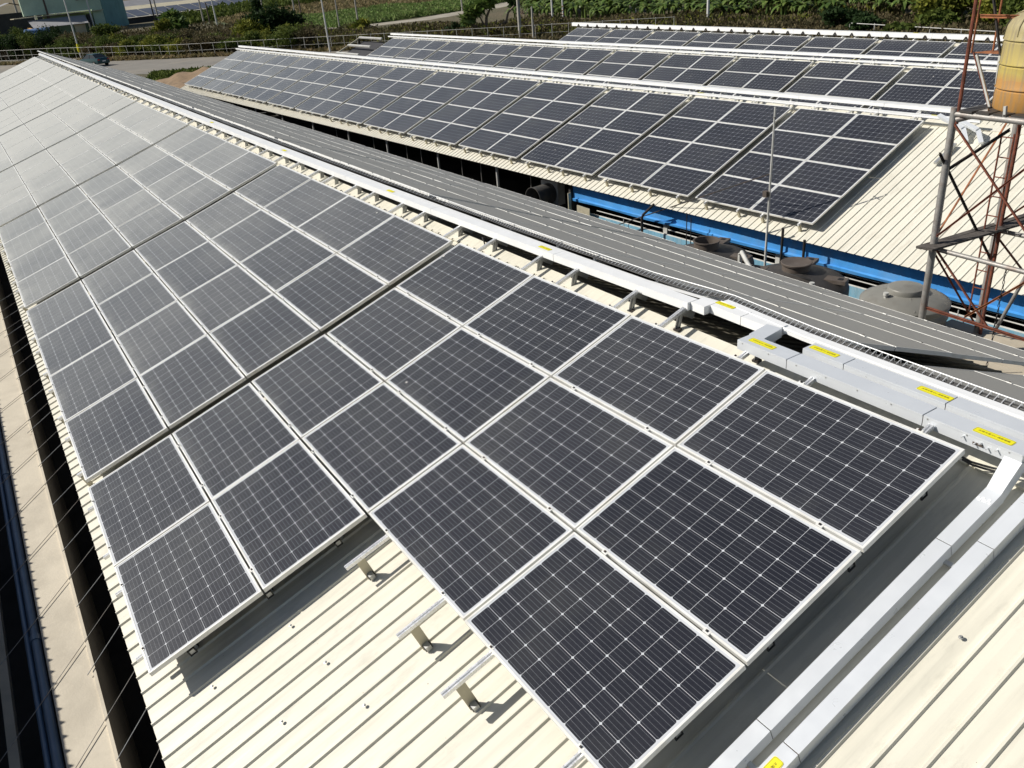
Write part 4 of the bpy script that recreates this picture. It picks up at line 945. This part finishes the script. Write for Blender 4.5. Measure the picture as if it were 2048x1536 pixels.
# soil mound
q_ = MB(); n_ = 26; V = []
for a_ in range(n_):
    for b_ in range(n_):
        u_, v_ = a_ / (n_ - 1) * 2 - 1, b_ / (n_ - 1) * 2 - 1; h_ = max(0, 1 - u_ * u_ - v_ * v_) ** 1.2
        V.append((78 + u_ * 11 + v_ * 2, -15.5 + v_ * 6.5, GZ - .05 + 1.1 * h_ * (1 + .35 * math.sin(u_ * 9 + v_ * 7) * math.sin(v_ * 11)) + .08 * random.random() * h_))
q_.add(V, [(a_ * n_ + b_, (a_ + 1) * n_ + b_, (a_ + 1) * n_ + b_ + 1, a_ * n_ + b_ + 1) for a_ in range(n_ - 1) for b_ in range(n_ - 1)])
o = part('soil_mound', q_, M['earth'], None, sm=True); tag(o, None, None, None, 'structure')
for k in range(9):
    q_ = MB(); r_ = random.uniform(.12, .28); c = (75 + k * 1.3, -17 + random.uniform(-3, 3), GZ + .75); q_.lathe([(0, -r_), (r_ * .8, -r_ * .5), (r_, 0), (r_ * .7, r_ * .6), (0, r_ * .7)], c, 6); single('clod', q_, M['earth'], 'lump of earth lying on the soil mound, %s from the camera' % ordinal(k), 'clod', 'clods on the soil mound')

# ---------------------------------------------------------------- wire fence
fn = thing('wire_fence', (100, -29, GZ), 'pale wire fence with thin posts along the far side of the road', 'fence')
FP = [(172, 10), (141, -8.3), (113, -20.1), (95.6, -31.8), (76, -44.5), (62, -55)]
posts = []
for (a, b) in zip(FP[:-1], FP[1:]):
    Ls = math.dist(a, b); n_ = int(Ls / 1.75)
    for k in range(n_): posts.append((a[0] + (b[0] - a[0]) * k / n_, a[1] + (b[1] - a[1]) * k / n_))
posts.append(FP[-1])
for k, p in enumerate(posts[:98]):
    q_ = MB(); q_.tube((p[0], p[1], GZ), (p[0] + random.uniform(-.05, .05), p[1] + random.uniform(-.05, .05), GZ + 1.62), .026, 6); part('post', q_, M['pvc'], fn)
q_ = MB()
for z_, r_ in ((1.55, .015), (.80, .010), (.16, .012)):
    for a, b in zip(posts[:-1], posts[1:]): q_.tube((*a, GZ + z_), (*b, GZ + z_), r_, 4, cap=False)
part('wire', q_, M['pvc'], fn)

# ---------------------------------------------------------------- parked car
def lerp_profile(): pass
car = thing('parked_car', (118.2, -12.6, GZ), 'teal saloon car parked on the road beyond the closest roof', 'car')
cd = Vector((.92, .39, 0)).normalized(); cs_ = Vector((-cd.y, cd.x, 0)); C0 = Vector((117.6, -10.9, GZ + .012))
def CW(x_, y_, z_): return C0 + cd * x_ + cs_ * y_ + Vector((0, 0, z_))
cm = mat('teal_car_paint', (.02, .065, .08), .22, .3, .04); cm2 = mat('car_glass', (.015, .018, .02), .08, 0, .05); cm3 = mat('car_tyre', (.015, .015, .015), .8); cm4 = mat('car_lamp_red', (.35, .02, .015), .3); cm5 = mat('car_chrome', (.6, .6, .6), .25, .8)
st_ = [(-2.25, .42, .82, .70), (-2.15, .30, .95, .80), (-1.6, .25, .98, .84), (-.9, .22, .97, .86), (0, .22, .95, .86), (1.0, .22, .93, .85), (1.75, .25, .86, .82), (2.15, .30, .74, .74), (2.25, .42, .62, .62)]
q_ = MB(); rings = []
for x_, zb, zt_, hw in st_:
    ring = [(-hw * .92, zb), (-hw, zb + .12), (-hw, (zb + zt_) / 2 + .05), (-hw * .93, zt_ - .03), (-hw * .80, zt_), (hw * .80, zt_), (hw * .93, zt_ - .03), (hw, (zb + zt_) / 2 + .05), (hw, zb + .12), (hw * .92, zb)]
    rings.append([CW(x_, y_, z_) for y_, z_ in ring])
V = [p for r_ in rings for p in r_]; n_ = 10
q_.add(V, [(i_ * n_ + k, i_ * n_ + (k + 1) % n_, (i_ + 1) * n_ + (k + 1) % n_, (i_ + 1) * n_ + k) for i_ in range(len(rings) - 1) for k in range(n_)] + [tuple(range(n_ - 1, -1, -1)), tuple(range((len(rings) - 1) * n_, len(rings) * n_))])
part('body', q_, cm, car, sm=True)
q_ = MB(); q_.hexa([CW(-1.75, -.70, .95), CW(1.15, -.70, .93), CW(1.15, .70, .93), CW(-1.75, .70, .95), CW(-1.05, -.54, 1.36), CW(.35, -.54, 1.37), CW(.35, .54, 1.37), CW(-1.05, .54, 1.36)]); part('window', q_, cm2, car)
q_ = MB(); q_.hexa([CW(-1.08, -.55, 1.365), CW(.37, -.55, 1.375), CW(.37, .55, 1.375), CW(-1.08, .55, 1.365), CW(-1.0, -.5, 1.41), CW(.30, -.5, 1.415), CW(.30, .5, 1.415), CW(-1.0, .5, 1.41)])
for s_ in (-1, 1):
    for xa, xb in ((-1.78, -1.06), (-.32, -.32), (1.17, .36)): q_.bar(CW(xa, .71 * s_, .95), CW(xb, .55 * s_, 1.37), .05, .04)
part('roof', q_, cm, car)
for x_ in (-1.38, 1.36):
    for s_ in (-1, 1):
        q_ = MB(); q_.tube(CW(x_, .66 * s_, .31), CW(x_, .88 * s_, .31), .31, 20); wh_ = part('wheel', q_, cm3, car, sm=True); q_ = MB(); q_.tube(CW(x_, .86 * s_, .31), CW(x_, .895 * s_, .31), .18, 14); part('rim', q_, cm5, wh_)
        WLOC
for s_ in (-1, 1):
    q_ = MB(); q_.box(CW(-2.235, .60 * s_, .78), (.06, .26, .13), (cd, cs_, Vector((0, 0, 1)))); part('tail_light', q_, cm4, car)
    q_ = MB(); q_.box(CW(2.22, .52 * s_, .58), (.06, .28, .10), (cd, cs_, Vector((0, 0, 1)))); part('headlight', q_, cm5, car)
q_ = MB(); q_.box(CW(-2.27, 0, .60), (.03, .42, .12), (cd, cs_, Vector((0, 0, 1)))); part('number_plate', q_, M['white'], car)
q_ = MB(); q_.box(CW(-2.26, 0, .42), (.08, 1.4, .16), (cd, cs_, Vector((0, 0, 1)))); part('bumper', q_, cm, car)

# ---------------------------------------------------------------- poles
def upole(x, y, h_, r_, m, label, extra=None, lean=(0, 0)):
    t = thing('utility_pole', (x, y, GZ), label, 'pole', 'poles beyond the fence')
    q_ = MB(); q_.tube((x, y, GZ), (x + lean[0], y + lean[1], GZ + h_), r_, 10, r_ * .7); part('shaft', q_, M[m], t, sm=True)
    if extra == 'arms':
        q_ = MB(); q_.bar((x - .3, y - .9, GZ + h_ - .5), (x + .3, y + .9, GZ + h_ - .5), .1, .12); part('cross_arm', q_, M['galv'], t)
        for s_ in (-1, 1): q_ = MB(); q_.tube((x + .28 * s_, y + .85 * s_, GZ + h_ - .45), (x + .28 * s_, y + .85 * s_, GZ + h_ - .25), .06, 8); part('insulator', q_, M['white'], t)
    if extra == 'stripes':
        q_ = MB()
        for k in range(5):
            pts_ = [(x + (r_ + .012) * math.cos(a_), y + (r_ + .012) * math.sin(a_), GZ + .4 + k * .42 + a_ * .05) for a_ in np.linspace(0, 2 * math.pi, 13)]
            q_.path(pts_, .035, 4)
        part('warning_stripe', q_, M['rust2'], t)
    if extra == 'yellow':
        q_ = MB(); q_.lathe([(r_ + .03, 0), (r_ + .1, .3), (r_ + .06, .8), (r_ + .02, 1.1)], (x, y, GZ + .9), 12); part('yellow_guard', q_, M['yellow'], t)
    return t
PO = [(134, -11.6, 12, .10, 'pole_w', 'thin white pole with a yellow guard behind the teal car', 'yellow'), (232.6, -16.5, 14, .3, 'pole', 'grey pole among the sheds at the upper left, second from the left edge', 'arms'),
      (227.7, -18.6, 14, .3, 'pole_d', 'dark pole in front of the green building wall, left one of a close pair', 'arms'), (241.6, -21.7, 14, .3, 'pole_w', 'pale pole in front of the green building wall, right one of a close pair', None),
      (224.2, -27, 14, .18, 'pole_w', 'thin white pole at the corner of the green building', None), (327, -20.2, 16, .35, 'pole', 'leftmost distant grey pole beside the dark barn', 'arms'),
      (184, -41.7, 11, .17, 'pole', 'grey pole in front of the distant solar roof', 'arms'), (177.9, -42.6, 11, .16, 'pole_w', 'white pole in front of the distant solar roof', None),
      (209.4, -62.2, 12, .18, 'pole', 'grey pole behind the round tree', None), (134.8, -43.5, 9, .13, 'pole', 'grey pole right of the round tree, left of two', None), (136.2, -45, 9, .13, 'pole_d', 'brown pole right of the round tree, right of two', None),
      (200.9, -47.2, 4.2, .17, 'pole_d', 'short dark post before the distant solar roof', None), (235.9, -42.9, 5.5, .2, 'pole_d', 'short dark pole right of the green building', None), (224.5, -41.5, 12, .2, 'pole', 'grey pole right of the green building', 'arms'),
      (92.6, -31.9, 7.5, .10, 'pole_w', 'leaning white pole at the fence behind the second roof', None), (125.7, -46.8, 8, .11, 'pole', 'grey pole at the start of the pale path', None), (125.9, -50, 9, .13, 'pole', 'grey pole on the edge of the green field', None),
      (136, -74.1, 8, .14, 'pole', 'brown tipped pole beside the pale path', None), (76.4, -46.8, 9, .19, 'pole', 'thick tall concrete pole beside the gnarled tree', None), (73.2, -46.3, 3.3, .12, 'pole', 'short broken off post beside the thick pole', None),
      (88.9, -59.9, 9, .12, 'pole_w', 'plain white pole before the banana plants', None), (84.6, -58.4, 9, .10, 'pole_w', 'slim pole with orange striped foot before the banana plants', 'stripes'), (95.1, -72.9, 9, .13, 'pole_w', 'pale pole among the banana plants, leftmost of a group', None),
      (91.8, -74.3, 9, .22, 'pole_w', 'thick pale pole among the banana plants', None), (88.1, -72.6, 9, .13, 'pole_w', 'slender pale pole beside the thick one among the banana plants', None), (63.9, -61.4, 8, .16, 'pole_w', 'white pole right behind the farthest roof', None), (56.4, -79.8, 8, .14, 'pole_w', 'pole with orange striped foot by the grey house', 'stripes')]
for p in PO: upole(*p[:6], extra=p[6])
wi = thing('overhead_wire', (200, -30, 0), 'thin overhead wires strung across the upper left corner', 'wires')
for (a, b) in (((327, -20.2, 10.5), (232.6, -16.5, 8.6)), ((232.6, -16.5, 8.6), (224.5, -41.5, 6.6)), ((224.5, -41.5, 6.6), (184, -41.7, 5.6)), ((232.6, -16.5, 5.0), (227.7, -18.6, 5.2)), ((227.7, -18.6, 4.0), (184, -41.7, 3.2)), ((184, -41.7, 3.2), (125.9, -50, 3.4)), ((125.9, -50, 3.0), (76.4, -46.8, 2.2)), ((76.4, -46.8, 2.2), (63.9, -61.4, 2.2))):
    q_ = MB(); a, b = Vector(a), Vector(b); q_.path([a + (b - a) * k / 8 + Vector((0, 0, -.8 * math.sin(math.pi * k / 8))) for k in range(9)], .025, 4); part('wire', q_, M['pvc'], wi)

# ---------------------------------------------------------------- gnarled pruned tree
gt = thing('gnarled_tree', (80, -46, GZ), 'pruned gnarled tree with bare curling limbs beside the thick pole', 'tree')
q_ = MB(); cx, cy = 81.2, -46.0
rt = Vector((-.62, -.78, 0)); 
def G(a, z_, d=0): return Vector((cx, cy, GZ + z_)) + rt * a + Vector((.4, -.3, 0)) * d
for pts_, r0, r1 in (([G(0, 0), G(.05, .8), G(-.3, 1.5), G(-.2, 2.3), G(.3, 3.2)], .30, .10), ([G(-.1, .3), G(-.8, 1.0), G(-1.5, 1.5), G(-2.3, 1.9)], .20, .07), ([G(.3, 0), G(.9, .6), G(1.2, 1.4), G(1.9, 1.7), G(2.2, 2.6), G(2.9, 3.2)], .22, .08), ([G(-.4, 0), G(-.7, .7), G(-.6, 1.7), G(-1.0, 2.6)], .2, .06), ([G(.6, .2), G(.7, 1.1), G(.9, 2.0)], .16, .06)):
    q_.path(pts_, r0, 9, r2=r1)
part('trunk', q_, M['bark'], gt, sm=True)
crown(gt, leaf_cloud([G(-2.3, 2.3), G(-1.1, 3.1), G(.2, 3.7), G(-.6, 3.6), G(-1.8, 3.0)], [(.7, .7, .5)] * 5, 520, .42, 3.2, down=.2), L['banana'])
bush(86, -44.5, 2.6, 2.0, L['dark'], 'small dark bush left of the gnarled tree', n=900, size=.24)
bush(88, -47.5, 2.4, 2.6, L['yellow'], 'bright yellow green sapling left of the gnarled tree', n=500, size=.34)
bush(112, -44.5, 3.2, 2.0, L['yellow'], 'spiky yellow green shrub at the start of the pale path', n=500, size=.4, aspect=3)

# ---------------------------------------------------------------- banana plants
def banana_leaves(n, length, seed):
    rs = random.Random(seed); q_ = MB()
    for k in range(n):
        a = k * 2.4 + rs.uniform(-.4, .4); up_ = rs.uniform(.35, 1.3); Ln = length * rs.uniform(.7, 1.1); wd = .21 * rs.uniform(.7, 1.1); d = Vector((math.cos(a), math.sin(a), 0)); e = Vector((-d.y, d.x, 0)); p = Vector((0, 0, 1.35)); pitch = up_; prev = None
        for s in range(7):
            f = s / 6; w_ = wd * math.sin(math.pi * min(1, .15 + f * .85)) + .02; c = p.copy(); l_ = c - e * w_ - Vector((0, 0, .08 * w_)); r_ = c + e * w_ - Vector((0, 0, .08 * w_))
            if prev: q_.add([prev[0], prev[1], c, l_], [(0, 1, 2, 3)]); q_.add([prev[1], prev[2], r_, c], [(0, 1, 2, 3)])
            prev = (l_, c, r_); p = p + (d * math.cos(pitch) + Vector((0, 0, math.sin(pitch)))) * Ln / 6; pitch -= .26 + rs.uniform(0, .12)
    return q_.mesh('leaves', L['banana'])
BL = [banana_leaves(17, 1.9, 1), banana_leaves(15, 2.1, 2), banana_leaves(19, 1.6, 3)]
q_ = MB(); q_.path([(0, 0, 0), (.03, .02, .8), (0, 0, 1.5)], .16, 9, r2=.09); BS = q_.mesh('stem', L['banana'])
def banana(x, y, sc_, label, k):
    t = thing('banana_plant', (x, y, GZ), label, 'banana plant', 'banana plants behind the farthest roofs'); t.rotation_euler = (0, 0, random.uniform(0, 6.28)); t.scale = (sc_, sc_, sc_)
    for nm, me in (('leaves', BL[k % 3]), ('stem', BS)): o = bpy.data.objects.new(nm, me); COL.objects.link(o); o.parent = t
for k in range(120):
    f = (k % 40) / 39; row = k // 40; x = 98 - 52 * f + row * 4 + random.uniform(-1, 1); y = -57.5 - 11 * f - row * 3.4 + random.uniform(-1.2, 1.2) - (4 if f < .3 else 0)
    where = 'behind the thick pole' if f < .3 else ('left of the white pole behind the farthest roof' if f < .6 else 'right of the white pole behind the farthest roof')
    banana(x, y, random.uniform(.85, 1.25) + .12 * row, 'banana plant, %s from the left, %s row behind the farthest roofs' % (ordn(k % 40), ['front', 'middle', 'back'][row]), k)
for k in range(26):
    x, y = 112 - 66 * k / 25, -72 - 10 * k / 25 + random.uniform(-1.5, 1.5)
    bush(x, y, 6, random.uniform(5.5, 7.5), L['dark'], 'dark tree behind the banana plants, %s from the left' % ordn(k), 'plantation_tree', 'tree', n=1500, size=.5, group='dark trees behind the banana plants')
# right-hand scrub
for k, (x, y, w_, h_, kd, lab) in enumerate([(47, -60.5, 4.2, 1.9, 'dark', 'low dark round bush right behind the farthest duct'), (43.2, -58.5, 3.6, 1.6, 'dark', 'dark bush touching the farthest roof, right one of a pair'), (44, -68, 5, 2.6, 'brown', 'tall brown bush above the dark round bush'), (40, -64, 4.5, 3, 'yellow', 'yellow green bush left of the rusty tower top'),
                                             (37.5, -60, 4, 2.2, 'green', 'green bush just left of the rusty tower'), (35.5, -64, 5, 3.6, 'yellow', 'bright yellow green bush behind the rusty tower'), (32.5, -61, 4.6, 3.2, 'green', 'leafy bush between the tower posts'), (30, -64, 6, 5.5, 'yellow', 'tall yellow green tree above the yellow tank'), (33, -70, 6, 5, 'dark', 'dark tree behind the top of the tower'),
                                             (52, -71, 5, 2.4, 'brown', 'brown thorny bush below the grey house'), (48, -74, 6, 3.2, 'brown', 'brown thorny bush right of the grey house'), (42, -74, 6, 4, 'green', 'green tree at the top edge right of the grey house'), (38, -55.5, 3, 1.3, 'green', 'small leafy bush at the foot of the low fence'), (29, -57, 4, 2.2, 'green', 'green bush at the right edge beside the yellow tank')]):
    bush(x, y, w_, h_, L[kd], lab, n=int(500 + 130 * w_ * h_), size=.27, group='bushes on the right behind the farthest roof')

# ---------------------------------------------------------------- far buildings
def wmat(name, col, d=None): return mat(name, col, .8, 0, .08, .3, dirt=d or (col[0] * .6, col[1] * .6, col[2] * .6, .5), dscale=.4)
M['gpale'] = wmat('pale_green_wall', (.52, .66, .52)); M['gteal'] = wmat('teal_cladding', (.17, .33, .33)); M['gwall'] = wmat('green_wall', (.24, .30, .16)); M['cream'] = wmat('cream_wall', (.55, .50, .36)); M['greyroof'] = wmat('grey_roof', (.26, .26, .27)); M['dkroof'] = wmat('dark_barn_roof', (.035, .035, .04)); M['pink'] = wmat('pale_pink_roof', (.55, .45, .42)); M['orange'] = wmat('orange_panel', (.5, .28, .08)); M['blueT'] = wmat('blue_tank', (.12, .22, .42))
gb = thing('green_building', (238, -31, GZ), 'tall green building with pale front and teal side at the upper left', 'building')
A_, B__, D_ = Vector((229.5, -21.5, 0)), Vector((233.5, -31.2, 0)), Vector((247.5, -38.6, 0))
def wallseg(mb, a, b, z0, z1, t_=.3, m=0): mb.bar(Vector((a.x, a.y, (z0 + z1) / 2)), Vector((b.x, b.y, (z0 + z1) / 2)), t_, z1 - z0, m=m)
q_ = MB(); wallseg(q_, B__, D_, GZ, 8); part('side_wall', q_, M['gteal'], gb)
q_ = MB(); wallseg(q_, B__ + Vector((-.2, .1, 0)), A_ + Vector((-4, 8, 0)), -.3, 8); wallseg(q_, B__ + Vector((-.2, .1, 0)), B__ + Vector((-1.2, 2.6, 0)), GZ, -.3); part('front_wall', q_, M['gpale'], gb)
q_ = MB(); wallseg(q_, B__ + Vector((.6, 1.4, 0)), A_ + Vector((-2, 4, 0)), GZ, -.4); part('lower_wall', q_, M['gwall'], gb)
q_ = MB(); q_.bar(B__ + Vector((-.5, .3, -.6)), A_ + Vector((-5, 10.5, -.6)), 1.6, .16); part('canopy', q_, M['cream'], gb)
for s_ in (-.45, .45):
    q_ = MB(); c_ = A_ * .45 + B__ * .55 + Vector((-.6, s_ * 2.2, 2.4)); q_.tube(c_, c_ + Vector((-.5, -.1, 0)), .55, 16); part('wall_fan', q_, M['greyroof'], gb)
q_ = MB(); wallseg(q_, A_ * .3 + B__ * .7 + Vector((-.3, 0, 0)), A_ * .42 + B__ * .58 + Vector((-.3, 0, 0)), GZ, -1.2); part('door', q_, M['dkroof'], gb)
# dark barn and small roofs
db = thing('barn', (262, -17, GZ), 'dark gabled barn at the upper left corner', 'barn')
q_ = MB(); q_.box((266, -14, -2.4), (12, 16, 5)); part('wall', q_, M['dkroof'], db)
q_ = MB(); q_.add([(259, -6, .2), (273, -6, .2), (273, -14, 2.6), (259, -14, 2.6), (273, -22.5, .2), (259, -22.5, .2)], [(0, 1, 2, 3), (3, 2, 4, 5)]); part('roof', q_, M['greyroof'], db)
lt = thing('lean_to', (224, -17, GZ), 'low grey roofed lean to with orange side before the green building', 'shed')
q_ = MB(); q_.add([(216, -14, -2.6), (226, -14, -1.2), (226, -26, -1.2), (216, -25, -2.6)], [(0, 1, 2, 3)]); q_.add([(216, -14, -2.68), (226, -14, -1.28), (226, -26, -1.28), (216, -25, -2.68)], [(3, 2, 1, 0)]); part('roof', q_, M['greyroof'], lt)
q_ = MB(); q_.box((220, -13.6, -3.2), (9, .3, 1.2)); part('side_panel', q_, M['orange'], lt)
for y_ in (-14.5, -18, -21.5, -25): q_ = MB(); q_.tube((216.2, y_, GZ), (216.2, y_, -2.6), .16, 8); part('post', q_, M['cream'], lt)
q_ = MB(); q_.box((217, -23.2, -3.6), (.4, 2.2, 2.4)); part('wall', q_, M['cream'], lt)
bt = MB(); bt.tube((205, -11.2, -3.6), (205.5, -15.8, -3.6), 1.25, 18); single('blue_tank', bt, M['blueT'], 'horizontal blue tank behind the dark bushes at the upper left', 'tank', sm=True)
# distant solar roof and pale roofs
fr_ = Fr((258, -45, -1.2), R(16), R(-41), 0, 1)
ds = thing('distant_solar_roof', (290, -75, GZ), 'long distant solar roof beyond the green field', 'shed')
M['farglass'] = mat('distant_solar_glass', (.11, .12, .15), .35, 0, .1, .2); M['farglass'].node_tree.nodes['Principled BSDF'].inputs['IOR'].default_value = 1.5
def far_slab(x0, y0, x1, y1, z0, z1, dep):
    a, b = Vector((x0, y0, z0)), Vector((x1, y1, z0)); d = (b - a).normalized(); nrm = Vector((-d.y, d.x, 0)); 
    if nrm.x < 0: nrm = -nrm
    return a, b, nrm
a, b, nrm = far_slab(251, -38, 290, -125, -3.2, 0, 9)
q_ = MB(); n_ = 22
for k in range(n_):
    p0 = a + (b - a) * (k / n_) ; p1 = a + (b - a) * ((k + .93) / n_); q_.add([p0, p1, p1 + nrm * 5 + Vector((0, 0, 1.5)), p0 + nrm * 5 + Vector((0, 0, 1.5))], [(0, 1, 2, 3)])
part('solar_field', q_, M['farglass'], ds)
q_ = MB(); q_.add([a - nrm * .5 - Vector((0, 0, .25)), b - nrm * .5 - Vector((0, 0, .25)), b + nrm * 5.3 + Vector((0, 0, 1.5)), a + nrm * 5.3 + Vector((0, 0, 1.5))], [(0, 1, 2, 3)])
part('roof', q_, M['roof'], ds)
q_ = MB(); q_.bar(a + nrm * .4 + Vector((0, 0, -1.1)), b + nrm * .4 + Vector((0, 0, -1.1)), .3, 1.6); part('wall', q_, M['dkroof'], ds)
for i_, (off, z_, mm, lab) in enumerate(((9, -2.4, 'pink', 'long pale pink roof behind the distant solar roof, nearer one'), (19, -1.2, 'cream', 'long pale roof behind the distant solar roof, farther one'), (31, .2, 'greyroof', 'long grey roof at the very top behind the distant solar roof'))):
    t = thing('distant_shed', tuple(a + nrm * off), lab, 'shed', 'distant pale roofs')
    q_ = MB(); q_.add([a + nrm * off + Vector((0, 0, z_ + 1.4)), b + nrm * off + Vector((0, 0, z_ + 1.4)), b + nrm * (off + 7) + Vector((0, 0, z_ + 3.2)), a + nrm * (off + 7) + Vector((0, 0, z_ + 3.2))], [(0, 1, 2, 3)]); part('roof', q_, M[mm], t)
    q_ = MB(); q_.bar(a + nrm * (off + .6) + Vector((0, 0, z_ - 1)), b + nrm * (off + .6) + Vector((0, 0, z_ - 1)), .3, 4.4); part('wall', q_, M['dkroof'], t)
# grey corrugated house at the top right
gh = thing('grey_house', (60, -82, GZ), 'grey corrugated metal house half hidden by trees at the top right', 'house')
q_ = MB(); q_.box((61, -84, -2.6), (9, 6, 4.6)); part('wall', q_, M['greyroof'], gh); q_ = MB(); q_.hexa([(56, -80.4, -.3), (66.2, -80.4, -.3), (66.2, -87.6, -.3), (56, -87.6, -.3), (56, -84, 1.2), (66.2, -84, 1.2), (66.2, -84.02, 1.2), (56, -84.02, 1.2)]); part('roof', q_, M['greyroof'], gh)
q_ = MB(); q_.box((58.2, -80.93, -3.2), (1.5, .1, 2.2)); part('door', q_, M['dkroof'], gh)
# open rack without panels left of the third roof
ork = thing('open_rack', FC.p(38.5, 1.5, 0), 'open dark steel roof frame beside the distant end of the third roof', 'frame')
q_ = MB()
for w_ in (0.1, 1.1, 2.1, 3.1): q_.bar(FC.p(36.9, w_, -.02), FC.p(40.2, w_, -.02), .12, .09, FC.N)
part('purlin', q_, M['pvc'], ork)
q_ = MB()
for l in (40.2,): q_.bar(FC.p(l, 0, -.06), FC.p(l, 4, -.06), .08, .08, FC.N)
part('rafter', q_, M['bracket'], ork)
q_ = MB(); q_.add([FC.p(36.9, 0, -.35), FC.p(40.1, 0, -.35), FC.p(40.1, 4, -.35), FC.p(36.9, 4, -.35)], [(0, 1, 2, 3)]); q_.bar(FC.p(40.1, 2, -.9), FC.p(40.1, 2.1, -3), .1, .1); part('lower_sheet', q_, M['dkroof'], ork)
for w_ in (.2, 3.8):
    q_ = MB(); p = FC.p(40.1, w_, -.05); q_.tube(Vector((p.x, p.y, GZ)), p, .05, 8); part('post', q_, M['darksteel'], ork)
# low pipe fence on the right
lf = thing('low_fence', (36, -55, GZ), 'low white rail fence just left of the rusty tower top', 'fence')
q_ = MB(); q_.tube((44, -57.3, GZ + 1.0), (30, -53.6, GZ + 1.05), .03, 6); part('rail', q_, M['pvc'], lf)
for k in range(6): q_ = MB(); x_ = 44 - 2.8 * k; y_ = -57.3 + .74 * k; q_.tube((x_, y_, GZ), (x_, y_, GZ + 1.1), .03, 6); part('post', q_, M['pvc'], lf)
